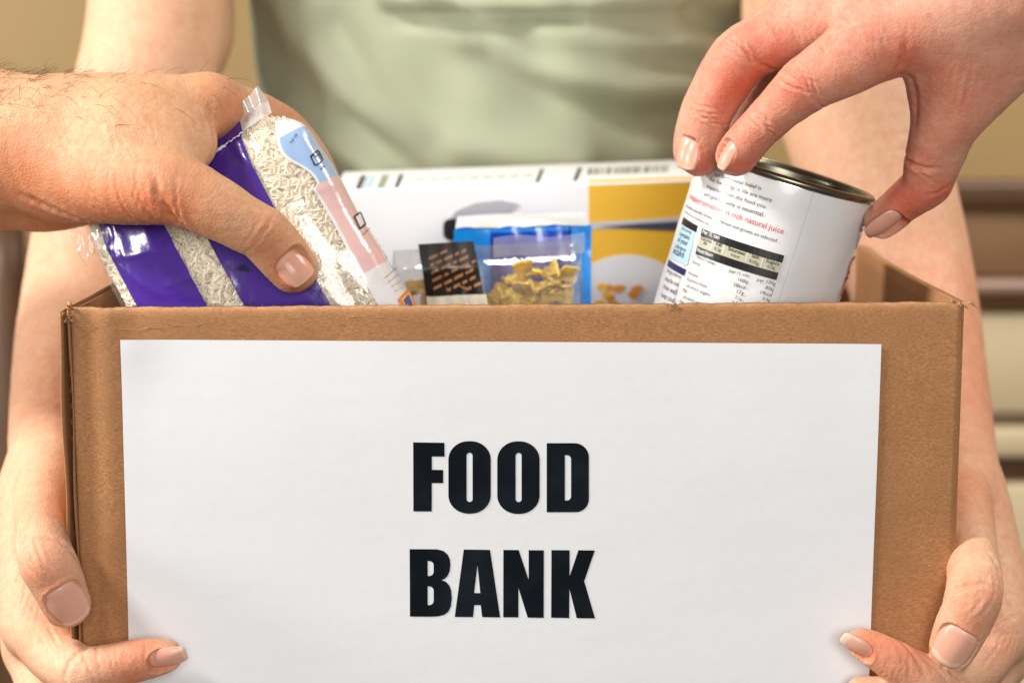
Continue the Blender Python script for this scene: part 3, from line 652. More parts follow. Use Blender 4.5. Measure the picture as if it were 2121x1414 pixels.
# loose fibre wisps along the cut rim and a thin scuffed line below it
for i in range(110):
    r = np.random.default_rng(700+i); x = r.uniform(-168, 172); p = np.array((x, r.uniform(.6, 3), rim(x)+.1)); d = np.array((r.normal()*.8, -.3+r.normal()*.4, .7*abs(r.normal())))
    MB().tube([p-(0, 0, .4), p+nrm(d)*r.uniform(.4, 1.2), p+nrm(d+r.normal(size=3)*.5)*r.uniform(.9, 2.0)], [.07, .06, .03], 3).build('fibre_wisp', CARD_EDGE, box) if i < 60 else None
sp = [front_fn(u, 1) for u in np.linspace(.0, .40, 60)]
MB().tube([(x, -.15+.12*math.sin(i*1.7), z-6.0-1.6*math.sin(i*.11)-.9*math.sin(i*.031*7)-.2*math.sin(i*1.3)) for i, (x, y, z) in enumerate(sp)], .11, 4).build('scuff_line', CARD_EDGE, box)

# ------------------------------------------------------------------ paper sign with FOOD BANK
sign = root('paper_sign', tuple(P(1040, 1010, 0)), 'white printed paper sign reading FOOD BANK taped to the box front', 'sign')
c00, c10 = P(250, 703, -1.2), P(1826, 713, -1.2); ph = 208.0
xdir = nrm(c10-c00); zdir = np.array((-xdir[2], 0, xdir[0])); pw = np.linalg.norm(c10-c00)
def fronty(x, z): return -.42+.35*math.sin(x*.02+z*.013)+.25*math.sin(z*.05)
def paper_fn(u, v):
    p = c00+xdir*(u*pw)-zdir*((1-v)*ph); x, z = p[0], p[2]
    y = fronty(x, z)-.16*(1+math.sin(x*.031+1)*math.sin(z*.043))-.08*math.sin(x*.09+z*.06)
    d = math.hypot(u*pw, (1-v)*ph); y -= 1.3*math.exp(-(d/14)**2); y -= .25*math.exp(-(u*pw/7)**2)*(0.5+.5*math.sin(v*9)); y -= .2*math.exp(-((1-u)*pw/8)**2)*(.5+.5*math.sin(v*7+1))
    return (x, y-.1, z)
V, q = sheet(paper_fn, 110, 80, .12, (0, 1, 0), False); obj('sheet', V, q, PAPER, sign)
def Z7(x, y): return (780+x/3.073, 860+y/3.073)
def rrect(x0, y0, x1, y1, r, n=9, pw_=2.0):      # r = (tl, tr, br, bl)
    o = []
    for (cx, cy, rr, a0) in ((x1-r[1], y0+r[1], r[1], -90), (x1-r[2], y1-r[2], r[2], 0), (x0+r[3], y1-r[3], r[3], 90), (x0+r[0], y0+r[0], r[0], 180)):
        if rr == 0: o.append((cx, cy)); continue
        for k in range(n+1): a = math.radians(a0+90*k/n); o.append((cx+rr*math.copysign(abs(math.cos(a))**(2/pw_), math.cos(a)), cy+rr*math.copysign(abs(math.sin(a))**(2/pw_), math.sin(a))))
    return o
def ell(x0, y0, x1, y1, rx, ry, n=12):
    o = []
    for (cx, cy, a0) in ((x1-rx, y0+ry, -90), (x1-rx, y1-ry, 0), (x0+rx, y1-ry, 90), (x0+rx, y0+ry, 180)):
        for k in range(n+1): a = math.radians(a0+90*k/n); o.append((cx+rx*math.cos(a), cy+ry*math.sin(a)))
    return o
GL = [('F', [[(233, 170), (432, 173), (433, 261), (352, 261), (352, 345), (424, 346), (424, 430), (352, 430), (351, 611), (234, 611)]]),
 ('O', [ell(457, 163, 727, 625, 128, 118), rrect(573, 237, 611, 550, (19,)*4)]), ('O', [ell(768, 165, 1038, 627, 128, 118), rrect(885, 239, 923, 551, (19,)*4)]),
 ('D', [rrect(1083, 177, 1352, 617, (0, 92, 84, 0)), rrect(1199, 254, 1238, 542, (0, 26, 26, 0))]),
 ('B', [[(210, 851), (385, 852), (425, 862), (452, 885), (466, 915), (470, 950), (466, 990), (452, 1022), (434, 1040), (415, 1048), (440, 1058), (462, 1080), (475, 1115), (479, 1165), (473, 1215), (458, 1248), (432, 1268), (395, 1278), (350, 1281), (212, 1280)], rrect(325, 927, 363, 1022, (0, 28, 28, 0)), rrect(325, 1088, 363, 1207, (0, 28, 28, 0))]),
 ('A', [[(555, 853), (722, 855), (787, 1285), (672, 1283), (663, 1207), (622, 1207), (614, 1283), (497, 1282)], [(642, 955), (660, 1130), (621, 1130)]]),
 ('N', [[(807, 855), (905, 856), (968, 1045), (968, 857), (1065, 858), (1064, 1287), (962, 1286), (903, 1097), (903, 1284), (806, 1284)]]),
 ('K', [[(1113, 857), (1229, 858), (1229, 1022), (1285, 858), (1390, 860), (1322, 1055), (1391, 1291), (1274, 1289), (1228, 1105), (1226, 1288), (1111, 1286)]])]
def fill2d(loops):
    cu = bpy.data.curves.new('g', 'CURVE'); cu.dimensions = '2D'; cu.fill_mode = 'BOTH'
    for lp in loops:
        s_ = cu.splines.new('POLY'); s_.points.add(len(lp)-1); s_.use_cyclic_u = True
        for k, (x, y) in enumerate(lp): s_.points[k].co = (x, y, 0, 1)
    return curve_mesh(cu)
def curve_mesh(cu):
    o = bpy.data.objects.new('g', cu); col.objects.link(o); dg = bpy.context.evaluated_depsgraph_get(); e = o.evaluated_get(dg); me = e.to_mesh()
    V = [tuple(v.co) for v in me.vertices]; Fc = [tuple(p.vertices) for p in me.polygons]; e.to_mesh_clear(); bpy.data.objects.remove(o); bpy.data.curves.remove(cu); return V, Fc
def onpaper(px, py, off=.14):
    p = P(px, py, -1.3); r = p-c00; u = (r@xdir)/pw; v = 1-(-(r@zdir))/ph; q_ = paper_fn(u, v); return (q_[0], q_[1]-.06-off, q_[2])
def refine(V, Fc, mx):
    bm = bmesh.new(); vs2 = [bm.verts.new(v) for v in V]
    for f in Fc:
        try: bm.faces.new([vs2[i] for i in f])
        except ValueError: pass
    for _ in range(5):
        es = [e for e in bm.edges if e.calc_length() > mx]
        if not es: break
        bmesh.ops.subdivide_edges(bm, edges=es, cuts=1); bmesh.ops.triangulate(bm, faces=[f for f in bm.faces if len(f.verts) > 3])
    bm.verts.index_update(); V = [tuple(v.co) for v in bm.verts]; Fc = [tuple(v.index for v in f.verts) for f in bm.faces]; bm.free(); return V, Fc
for ch_, lps in GL:
    V, Fc = fill2d(lps); V, Fc = refine(V, Fc, 60)
    V = [onpaper(*Z7(x, y)) for x, y, _ in V]
    o = obj('letter', V, Fc, TONER, sign, False)
def text2d(body, size=1.0, bold=0.0, align='LEFT', spacing=1.0):
    cu = bpy.data.curves.new('t', 'FONT'); cu.body = body; cu.size = size; cu.align_x = align; cu.resolution_u = 2; cu.offset = bold; cu.space_character = spacing; cu.fill_mode = 'FRONT'
    return curve_mesh(cu)

def hit(px, py, o, n, off=0.0):
    d = ray(px, py); o = np.asarray(o); n = nrm(n); t = ((o-CAM)@n)/(d@n); return CAM+t*d+n*off
def polyplate(name, pxs, o, n, off, mt, parent, th=.25):
    """thin printed or cut plate lying on a plane, outline given as seen in the photo"""
    n = nrm(n); n = n if n@FW < 0 else -n
    A = [hit(x, y, o, n, off) for x, y in pxs]; B = [a-n*th for a in A]; k = len(A)
    return obj(name, A+B, [tuple(range(k)), tuple(range(2*k-1, k-1, -1))]+[(i, i+k, (i+1) % k+k, (i+1) % k) for i in range(k)], mt, parent, False)
def ellpx(cx, cy, rx, ry, n=40, a0=0, a1=360): return [(cx+rx*math.cos(math.radians(a0+(a1-a0)*i/n)), cy+ry*math.sin(math.radians(a0+(a1-a0)*i/n))) for i in range(n+(a1-a0 < 360))]

# ================================================================== TIN CAN
ca = nrm(UP*.958+RT*.285-FW*.19); cs = nrm(np.cross(ca, -FW)); cs = cs if cs@RT > 0 else -cs; cf = np.cross(cs, ca); cf = cf if cf@FW < 0 else -cf
CR, CH = 37.2, 108.0; ct = P(1631, 357, 62)
can = root('tin_can', tuple(ct-ca*CH), 'tilted tin can with white paper label and open brassy rim held above the box', 'can')
def canp(ang, h, r=CR): return ct-ca*h+(cf*math.cos(ang)+cs*math.sin(ang))*r       # ang 0 = towards the camera, + = right
def can_uv(px, py):
    d = nrm(ray(px, py)); o = CAM-ct; A_ = d-ca*(d@ca); B_ = o-ca*(o@ca); a, b_, c = A_@A_, 2*A_@B_, B_@B_-CR*CR; q = max(b_*b_-4*a*c, 0); t = (-b_-math.sqrt(q))/(2*a)
    p = o+d*t; return math.atan2(p@cs, p@cf), -(p@ca)
LABEL = plain('white_label_paper', (.80, .80, .79), .32, coat=.25, nscale=240, namp=.03, bumpd=.0002)
BRASS = plain('lacquered_tin_rim', (.26, .25, .18), .3, metal=1, nscale=120, namp=.15)
STEEL = plain('tin_steel', (.62, .62, .60), .2, metal=1, nscale=90, namp=.1)
def lathe(name, prof, m, parent, n=96, sm=True):
    mb = MB(); mb.grid(lambda u, v: canp(u*2*math.pi, *[(prof[round(v*(len(prof)-1))][1], prof[round(v*(len(prof)-1))][0])][0]), n, len(prof), True); return mb.build(name, m, parent, sm)
prof = [(CR-.2, 2.2), (CR, 3.6)]+[(CR+.12*math.sin(i*.9), 3.6+i*(CH-8)/30) for i in range(1, 30)]+[(CR, CH-4.2), (CR-.2, CH-3)]
lb = lathe('label', prof, LABEL, can)
lathe('shoulder', [(CR-.1, 3.4), (CR-.9, 2.6), (CR-1.0, 1.6), (CR-.5, .9)], STEEL, can)
rim_p = [(CR-2.9, 13.5), (CR-2.9, 2), (CR-2.7, 0)]+[(CR-.9+1.75*math.cos(a), .55-1.55*math.sin(a)) for a in np.linspace(math.pi, -.9, 12)]
lathe('rim', rim_p, BRASS, can)
lathe('lid', [(CR-2.8, 12.2), (CR-5, 12.6), (CR-7, 11.9), (CR-9, 12.6), (CR-20, 12.3), (.01, 12.2)], BRASS, can)
lathe('bottom_rim', [(CR-.1, CH-3.2), (CR+.8, CH-2), (CR+.8, CH-.3), (CR-2, CH), (CR-3, CH-4), (.01, CH-4)], STEEL, can)
INK = plain('label_ink_black', (.012, .012, .012), .35); INKR = plain('label_ink_red', (.62, .055, .05), .4); INKB = plain('label_band_beige', (.52, .50, .36), .4); INKBL = plain('label_panel_light_blue', (.50, .72, .80), .4)
INKW = plain('label_ink_white', (.85, .85, .84), .4); INKN = plain('label_ink_navy', (.02, .03, .12), .35); GREYL = plain('label_fold_line', (.50, .50, .49), .5); INKG = plain('label_ink_grey', (.07, .07, .07), .4)
def can_text(body, p0, p1, mt, off=.45, name='printed_line', wt=0.0):
    V, Fc = text2d(body, 1.0, wt); x0 = min(v[0] for v in V); x1 = max(v[0] for v in V)
    (a0, h0), (a1, h1) = can_uv(*p0), can_uv(*p1); L_ = math.hypot((a1-a0)*CR, h1-h0); s_ = L_/(x1-x0); dx, dy = (a1-a0)*CR/L_, (h1-h0)/L_
    out = [canp(a0+((x-x0)*s_*dx+y*s_*dy)/CR, h0+(x-x0)*s_*dy-y*s_*dx, CR+off) for x, y, _ in V]
    return obj(name, out, Fc, mt, can, False)
def can_quad(name, q, mt, off=.3, n=16):
    (a, b_, c, d) = [can_uv(*p) for p in q]
    def fn(u, v):
        t0 = [a[k]+(b_[k]-a[k])*u for k in (0, 1)]; t1 = [d[k]+(c[k]-d[k])*u for k in (0, 1)]; return canp(t0[0]+(t1[0]-t0[0])*v, t0[1]+(t1[1]-t0[1])*v, CR+off)
    return MB().grid(fn, n, 3).build(name, mt, can)
def zc(x, y): return (1300+x/3.535, 280+y/3.535)
for body, a, b_, mt, wt in (
 ('our fundamental belief is', (640, 300), (975, 402), INK, 0), ('that few things in life are more', (600, 333), (1052, 490), INK, 0), ('important than the food you', (583, 388), (1007, 537), INK, 0),
 ('and good quality is essential.', (563, 443), (996, 597), INK, 0), ('chopped tomatoes in rich natural juice', (455, 462), (1138, 722), INKR, .004),
 ('have been specially chosen for flavour and grown on selected', (432, 525), (1088, 782), INK, 0), ('vines in the sun of southern Italy', (425, 566), (600, 664), INK, 0),
 ('Typical values', (497, 890), (640, 952), INKG, 0), ('Energy', (478, 935), (536, 958), INKG, 0), ('per ½ can', (745, 1000), (889, 1040), INKG, 0), ('per 100g', (947, 1066), (1080, 1098), INKG, 0), ('160kJ', (808, 1064), (878, 1086), INKG, 0), ('80kJ', (1006, 1124), (1065, 1140), INKG, 0),
 ('Protein', (448, 1018), (516, 1043), INKG, 0), ('38kcal', (775, 1103), (865, 1126), INKG, 0), ('19kcal', (970, 1160), (1054, 1180), INKG, 0), ('Carbohydrate', (437, 1060), (580, 1118), INKG, 0), ('17g', (800, 1155), (848, 1170), INKG, 0), ('0.9g', (985, 1205), (1040, 1222), INKG, 0),
 ('of which sugars', (434, 1110), (602, 1178), INKG, 0), ('7.1g', (785, 1194), (834, 1210), INKG, 0), ('3.5g', (970, 1246), (1024, 1262), INKG, 0), ('Fat', (410, 1144), (438, 1155), INKG, 0), ('6.5g', (763, 1232), (822, 1250), INKG, 0), ('of which saturates', (410, 1192), (600, 1262), INKG, 0), ('Fibre', (384, 1228), (428, 1244), INKG, 0)):
    can_text(body, zc(*a), zc(*b_), mt, wt=wt)
can_quad('printed_bar', [zc(548, 682), zc(1147, 880), zc(1131, 935), zc(537, 737)], INK); can_quad('printed_band', [zc(537, 737), zc(1131, 935), zc(1105, 1007), zc(513, 812)], INKB)
can_quad('printed_bar', [zc(513, 812), zc(1105, 1007), zc(1089, 1060), zc(499, 868)], INK)
for body, a, b_ in (('Per ½ can', (552, 718), (674, 762)), ('Nutrition', (512, 850), (624, 892))): can_text(body, zc(*a), zc(*b_), INKW, .5, wt=.012)
for body, a, b_, c_, d_, v_ in (('Calories', (540, 762), (616, 792), (555, 798), (578, 808), '38'), ('Fat', (650, 806), (690, 818), (636, 838), (684, 855), '0.2g'), ('Saturates', (735, 838), (857, 880), (755, 880), (816, 902), 'trace'), ('Salt', (907, 892), (960, 908), (888, 928), (958, 952), '0.05g'), ('Sugars', (1010, 926), (1104, 955), (1020, 966), (1074, 982), '6.5g')):
    can_text(body, zc(*a), zc(*b_), INK, .5, wt=.012); can_text(v_, zc(*c_), zc(*d_), INK, .5)
for x0, y0 in ((626, 770), (712, 800), (880, 858), (990, 898)): can_quad('divider', [zc(x0, y0), zc(x0+5, y0+2), zc(x0-14, y0+68), zc(x0-19, y0+66)], INKW, .4, 3)
can_quad('fold_line', [zc(1366, 400), zc(1369, 400), zc(1096, 1245), zc(1093, 1245)], GREYL, .28, 3); can_quad('fold_line', [zc(560, 330), zc(563, 330), zc(543, 420), zc(540, 420)], GREYL, .28, 3)
can_quad('fold_line', [zc(500, 690), zc(503, 690), zc(330, 1250), zc(327, 1250)], GREYL, .28, 3)
can_quad('printed_bar', [zc(415, 600), zc(517, 665), zc(505, 712), zc(398, 650)], INK); can_quad('light_blue_panel', [zc(396, 652), zc(500, 712), zc(440, 955), zc(318, 900)], INKBL)
can_quad('printed_bar', [zc(306, 910), zc(432, 985), zc(418, 1030), zc(292, 955)], INKN)
for i in range(5): can_text(['Each serving', 'contains', 'of your', 'reference', 'intake'][i], zc(402-i*16, 690+i*44), zc(470-i*14, 725+i*44), INKN)
for i, t_ in enumerate(('allergy advice', 'recycle can', 'rinse well', 'keep cool')): can_text(t_, zc(292-i*14, 1000+i*60), zc(388-i*14, 1050+i*60), INKG if i < 1 else INKN)
for body, a, b_, mt in (('e', (1706, 700), (1704, 745), INKN), ('V', (1668, 835), (1655, 885), INKN), ('c', (1612, 1015), (1600, 1085), INKR), ('t', (1560, 1170), (1550, 1215), INKR)): can_text(body, zc(a[0]-20, a[1]), zc(a[0]+2, a[1]+8), mt)

# ================================================================== RICE BAG
ew = nrm(RT*.867+UP*.498-FW*.20); el = nrm(RT*.5-UP*.866+FW*.04); el = nrm(el-ew*(el@ew)); et = np.cross(ew, el); et = et if et@FW < 0 else -et
bo = P(372, 328, 50)
bag = root('rice_bag', tuple(bo+el*165), 'clear and purple plastic bag of white long grain rice', 'rice bag')
def bag_half(l): return 53.2-16*math.exp(-(max(l, 0)/9)**2), 51.0+.045*max(l, 0)-3*math.exp(-max(l, 0)/8)
def bag_thick(l, Lm=172.0): return 1.2+21.5*(1-math.exp(-max(l, 0)/15.0))*(1-math.exp(-max(Lm-l, 0)/12.0))
def bag_loc(a, l, inset=0.0):
    wr, wl = bag_half(l); T_ = bag_thick(l)-inset; c_, s_ = math.cos(a), math.sin(a); e_ = 2/2.7
    return (math.copysign(abs(c_)**e_, c_)*((wr if c_ > 0 else wl)-inset), l, math.copysign(abs(s_)**e_, s_)*max(T_, .2))
def bag_w(q): return bo+ew*q[0]+el*q[1]+et*q[2]
NU, NV = 260, 190
L = np.array([bag_loc(2*math.pi*i/NU, -2+j/(NV-1)*173) for j in range(NV) for i in range(NU)])
cr1 = np.exp(-np.abs(L[:, 1])/22)
dz = .55*wnoise(L, 26, 1)+.9*cr1*wnoise(L*np.array((1, .35, 1)), 11, 2)+.8*np.exp(-((L[:, 0]+50)/16)**2)*np.exp(-((L[:, 1]-6)/30)**2)*wnoise(L, 8, 5)
# crumples: a few creased facets in the film
for w0, l0, an, am, ln, wd in ((-25, 28, 20, 1.1, 16, 2.2), (-33, 40, 60, 1.0, 14, 2.0), (-8, 26, -8, -1.0, 14, 1.6), (8, 30, 12, -1.1, 16, 2.2), (16, 22, 55, 1.0, 12, 2.0), (24, 12, 70, -.9, 14, 1.8), (-2, 60, 70, .6, 18, 1.4), (-12, 46, 10, .9, 12, 1.6), (-20, 55, 35, -.7, 16, 2), (40, 40, 12, .8, 9, 1.3), (5, 80, -20, .7, 14, 1.8), (-30, 70, 80, .6, 24, 2.4)):
    c_, s_ = math.cos(math.radians(an)), math.sin(math.radians(an)); u_ = (L[:, 0]-w0)*c_+(L[:, 1]-l0)*s_; v_ = -(L[:, 0]-w0)*s_+(L[:, 1]-l0)*c_
    dz += np.where(L[:, 2] > 0, am*np.exp(-np.abs(v_)/wd)*np.exp(-(u_/ln)**2), 0)
tipw, tipl = 17.0, 60.0; dz -= np.where(L[:, 2] > 0, 1.6*np.exp(-((L[:, 0]-tipw)**2+(L[:, 1]-tipl)**2)/13**2), 0)
nb = np.stack([np.sign(L[:, 0])*np.clip(np.abs(L[:, 0])/52, 0, 1)**5, np.zeros(len(L)), L[:, 2]/22+1e-6], 1); nb /= np.linalg.norm(nb, axis=1)[:, None]
Ld = L+nb*dz[:, None]
Vb = bo+Ld[:, :1]*ew+Ld[:, 1:2]*el+Ld[:, 2:3]*et
Fc = [(j*NU+i, j*NU+(i+1) % NU, (j+1)*NU+(i+1) % NU, (j+1)*NU+i) for j in range(NV-1) for i in range(NU)]
def film_mat(name, bands, side=None, haze=.05, gloss=.06):
    """glossy film; bands = [(w_end, colour or None)] across the bag, None = clear"""
    m, nt, b, n, l = mat(name); out = n['Material Output']
    aw = nd(n, 'ShaderNodeAttribute', attribute_name='w'); al = nd(n, 'ShaderNodeAttribute', attribute_name='l'); co = texco(n, l)
    def mr(src, lo, hi):
        q = nd(n, 'ShaderNodeMapRange'); q.inputs['From Min'].default_value = lo; q.inputs['From Max'].default_value = hi; l.new(src, q.inputs['Value']); return q.outputs[0]
    cr_ = nd(n, 'ShaderNodeValToRGB'); ar = nd(n, 'ShaderNodeValToRGB'); lo = -70.0; hi = 70.0
    for rr in (cr_, ar):
        rr.color_ramp.interpolation = 'CONSTANT'
        while len(rr.color_ramp.elements) < len(bands): rr.color_ramp.elements.new(.5)
    st = lo
    for k, (we, c_) in enumerate(bands):
        for rr, v_ in ((cr_, (*(c_ or (.9, .9, .85)), 1)), (ar, (1, 1, 1, 1) if c_ else (0, 0, 0, 1))): rr.color_ramp.elements[k].position = (st-lo)/(hi-lo); rr.color_ramp.elements[k].color = v_
        st = we
    f = mr(aw.outputs['Fac'], lo, hi); l.new(f, cr_.inputs[0]); l.new(f, ar.inputs[0]); colr, alp = cr_.outputs[0], ar.outputs[0]
    if side:
        lr = nd(n, 'ShaderNodeValToRGB'); lr.color_ramp.interpolation = 'CONSTANT'
        while len(lr.color_ramp.elements) < len(side[1]): lr.color_ramp.elements.new(.5)
        st = 0
        for k, (le, c_) in enumerate(side[1]): lr.color_ramp.elements[k].position = max(0, st)/180; lr.color_ramp.elements[k].color = (*c_, 1); st = le
        l.new(mr(al.outputs['Fac'], 0, 180), lr.inputs[0])
        gt = nd(n, 'ShaderNodeMath', operation='GREATER_THAN'); l.new(aw.outputs['Fac'], gt.inputs[0]); gt.inputs[1].default_value = side[0]
        colr = mixc(n, l, gt.outputs[0], colr, lr.outputs[0])
    bn = bump(n, l, noise(n, l, co, 130, 3), .35, .0012); bn = bump(n, l, noise(n, l, co, 900, 2), .06, .0003, bn)
    b.inputs['Roughness'].default_value = .24; b.inputs['Specular IOR Level'].default_value = .55; b.inputs['Coat Weight'].default_value = .35; b.inputs['Coat Roughness'].default_value = .12
    l.new(colr, b.inputs['Base Color']); l.new(bn, b.inputs['Normal']); l.new(bn, b.inputs['Coat Normal'])
    tr = n.new('ShaderNodeBsdfTransparent'); gl = n.new('ShaderNodeBsdfGlossy'); gl.inputs['Roughness'].default_value = .09; l.new(bn, gl.inputs['Normal'])
    df = n.new('ShaderNodeBsdfDiffuse'); df.inputs[0].default_value = (.85, .85, .82, 1)
    lw = n.new('ShaderNodeLayerWeight'); lw.inputs[0].default_value = .25; l.new(bn, lw.inputs['Normal'])
    m1 = n.new('ShaderNodeMixShader'); m1.inputs[0].default_value = haze; l.new(tr.outputs[0], m1.inputs[1]); l.new(df.outputs[0], m1.inputs[2])
    m2 = n.new('ShaderNodeMixShader'); l.new(ramp(n, l, lw.outputs['Facing'], ((0, gloss), (.6, gloss*1.6), (1, .45))), m2.inputs[0]); l.new(m1.outputs[0], m2.inputs[1]); l.new(gl.outputs[0], m2.inputs[2])
    m3 = n.new('ShaderNodeMixShader'); l.new(alp, m3.inputs[0]); l.new(m2.outputs[0], m3.inputs[1]); l.new(b.outputs[0], m3.inputs[2]); l.new(m3.outputs[0], out.inputs[0])
    return m
PUR = (.066, .024, .26); WHT = (.80, .79, .78)
FILM = film_mat('printed_bag_film', [(-43, None), (-15, PUR), (-1, None), (29.5, PUR), (44.5, None), (70, WHT)], (46.0, [(15, WHT), (39, (.36, .52, .78)), (79, (.78, .50, .47)), (180, WHT)]))
wob = .8*wnoise(L, 30, 6)+np.where(L[:, 1] < 40, 3.0*np.exp(-((L[:, 1]-22)/9)**2)-3.0*np.exp(-((L[:, 1]-36)/9)**2), 0)*np.where(L[:, 0] > 33, 1, 0)
bag_film = obj('film', Vb, Fc, FILM, bag, True, dict(w=Ld[:, 0]+wob*np.where(L[:, 0] > 33, 1, .5)*np.where(L[:, 2] > -5, 1, 0), l=Ld[:, 1]))
# folded-over seal at the top
def seal(u, v):
    w_ = -4+u*49; l_ = -5+v*(12.5-3.0*u); t_ = bag_thick(l_)+1.2+.5*math.sin(w_*.45+v*2)+.35*math.sin(w_*1.1)+(1-v)*.8+max(0, w_-30)*.10*math.sin(w_*.9+v*3)
    if w_ > 33: l_ += (w_-33)*(.25*v-.22)
    return (w_, l_, t_)
SL = np.array([seal(i/59, j/17) for j in range(18) for i in range(60)]); SF = [(j*60+i, j*60+i+1, (j+1)*60+i+1, (j+1)*60+i) for j in range(17) for i in range(59)]
obj('folded_seal', bo+SL[:, :1]*ew+SL[:, 1:2]*el+SL[:, 2:3]*et, SF, film_mat('seal_film', [(31, PUR), (70, None)], haze=.5, gloss=.1), bag, True, dict(w=SL[:, 0], l=SL[:, 1]))
mb = MB(); ep = [seal(u, 1.0) for u in np.linspace(.12, .72, 60)]
mb.tube([bag_w((a+.2*math.sin(i*2.1), b_+.35+.35*math.sin(i*1.3)*math.sin(i*.37), c_+.1)) for i, (a, b_, c_) in enumerate(ep)], [.18+.42*max(0, math.sin(i*.21+.4))+.15*math.sin(i*2.3)**2 for i in range(60)], 5); mb.build('torn_white_edge', plain('torn_film_white', (.8, .78, .76), .6), bag, True)
# rice: a packed core plus separate grains under the film
core = np.array([bag_loc(2*math.pi*i/90, 3+j/59*162, 3.9) for j in range(60) for i in range(90)])
RICE = plain('rice_grain', (.90, .80, .62), .4, nscale=300, namp=.08); 
rm = RICE.node_tree.nodes['Principled BSDF']; rm.inputs['Subsurface Weight'].default_value = .0; rm.inputs['Subsurface Scale'].default_value = .0015
obj('rice_core', bo+core[:, :1]*ew+core[:, 1:2]*el+core[:, 2:3]*et, [(j*90+i, j*90+(i+1) % 90, (j+1)*90+(i+1) % 90, (j+1)*90+i) for j in range(59) for i in range(90)]+[tuple(range(90)), tuple(range(5399, 5309, -1))], plain('packed_rice', (.74, .61, .43), .7, nscale=500, namp=.35, bumpd=.001), bag)
gs = [(-1, 0)]+[(-.62, .8), (0, 1), (.62, .85)]+[(1, 0)]
gv = []; gf = []
ring = 6
for k, (x, r_) in enumerate(gs[1:-1]): gv += [(x, r_*math.cos(2*math.pi*i/ring), r_*math.sin(2*math.pi*i/ring)) for i in range(ring)]
gv = [(-1, 0, 0)]+gv+[(1, .15, 0)]
for i in range(ring):
    j = (i+1) % ring; gf.append((0, 1+j, 1+i)); gf.append((len(gv)-1, 1+2*ring+i, 1+2*ring+j))
    for k in range(2): gf.append((1+k*ring+i, 1+k*ring+j, 1+(k+1)*ring+j, 1+(k+1)*ring+i))
gv = np.array(gv); GV = []; GF = []; cnt = 0
for i in range(5200):
    l_ = rng.uniform(4, 108); band = rng.choice(3, p=(.27, .25, .48)); a_w = (rng.uniform(-60, -40), rng.uniform(-17, 1), rng.uniform(27.5, 50))[band]
    wr, wl = bag_half(l_); dp = rng.uniform(2.3, 4.2)
    ww = wr-dp if a_w > 0 else wl-dp; x = max(-.999, min(.999, a_w/ww)); T_ = bag_thick(l_)-dp
    if T_ < 1: continue
    tz = T_*(1-abs(x)**2.7)**(1/2.7)
    n_ = nrm((math.copysign(abs(x)**1.7/ww, x), 0, ((tz/T_)**1.7 if tz > 0 else 0)/T_+1e-6)); d = nrm(np.cross(n_, rng.normal(size=3)))
    d = nrm(d+n_*rng.normal()*.18); s2 = np.cross(n_, d); hl, hr = rng.uniform(2.8, 3.9), rng.uniform(.62, .82)
    pt = np.array((x*ww, l_, tz))+gv[:, :1]*hl*d+gv[:, 1:2]*hr*s2+gv[:, 2:3]*hr*np.cross(d, s2)+n_*.10*hl*(1-(gv[:, :1])**2)
    GV.append(bo+pt[:, :1]*ew+pt[:, 1:2]*el+pt[:, 2:3]*et); GF += [tuple(q+cnt for q in f) for f in gf]; cnt += len(gv)
ro = obj('rice', np.concatenate(GV), GF, RICE, bag, True); ro['kind'] = 'stuff'
# print on the bag: icons, small print
BI = plain('bag_ink_black', (.015, .015, .02), .4)
Vb3 = Ld.reshape(NV, NU, 3)
def bag_surf(px, py, off=.35):
    vx, vy, vz = BAGPROJ; d = np.hypot(vx-px, vy-py); m_ = (d < 7); k = np.argmin(np.where(m_, vz+d*.2, 1e12)) if m_.any() else np.argmin(d+vz*.01)
    nn = BAGN[k]; h_ = hit(px, py, Vb[k], nn, 0); h_ = h_ if np.linalg.norm(h_-Vb[k]) < 7.0 else Vb[k]; return h_+nn*off
BAGN = vnormals(Vb, np.array(Fc)); cen = bo+el*60
if ((Vb-cen)*BAGN).sum() < 0: BAGN = -BAGN
BAGPROJ = proj(Vb)
def bag_print(name, loops, mt, off=.35):
    V, q = fill2d(loops); V, q = refine(V, q, 14); return obj(name, [bag_surf(x, y, off) for x, y, _ in V], q, mt, bag, False)
def z6(x, y): return (400+x/2.828, 180+y/2.828)
def zl(pts): return [z6(*p) for p in pts]
bag_print('boil_icon', [zl([(682, 408), (725, 370), (738, 380), (762, 430), (752, 445), (718, 466), (706, 460)]), zl([(691, 409), (724, 382), (731, 388), (753, 430), (746, 439), (719, 456), (711, 451)])], BI)
bag_print('boil_icon', [zl([(690, 408), (705, 398), (718, 408), (728, 396), (740, 398), (741, 404), (730, 403), (719, 416), (705, 406), (692, 414)])], BI, .4)
bag_print('microwave_icon', [zl([(938, 758), (973, 732), (982, 738), (1012, 806), (1006, 816), (978, 836), (970, 832)]), zl([(948, 762), (972, 744), (976, 747), (1002, 804), (998, 810), (978, 824), (974, 822)])], BI)
bag_print('microwave_screen', [zl([(950, 764), (972, 748), (998, 802), (976, 820)])], plain('bag_ink_white', (.8, .8, .8), .4), .3)
def bag_text(body, p0, p1, mt, off=.4, wt=0.0, name='printed_line', hs=1.0):
    V, q = text2d(body, 1.0, wt); x0 = min(v[0] for v in V); x1 = max(v[0] for v in V); p0 = np.array(p0); p1 = np.array(p1); d = p1-p0; s_ = np.linalg.norm(d)/(x1-x0); d = d/np.linalg.norm(d); u_ = np.array((d[1], -d[0]))
    return obj(name, [bag_surf(*(p0+d*(x-x0)*s_+u_*y*s_*hs), off) for x, y, _ in V], q, mt, bag, False)
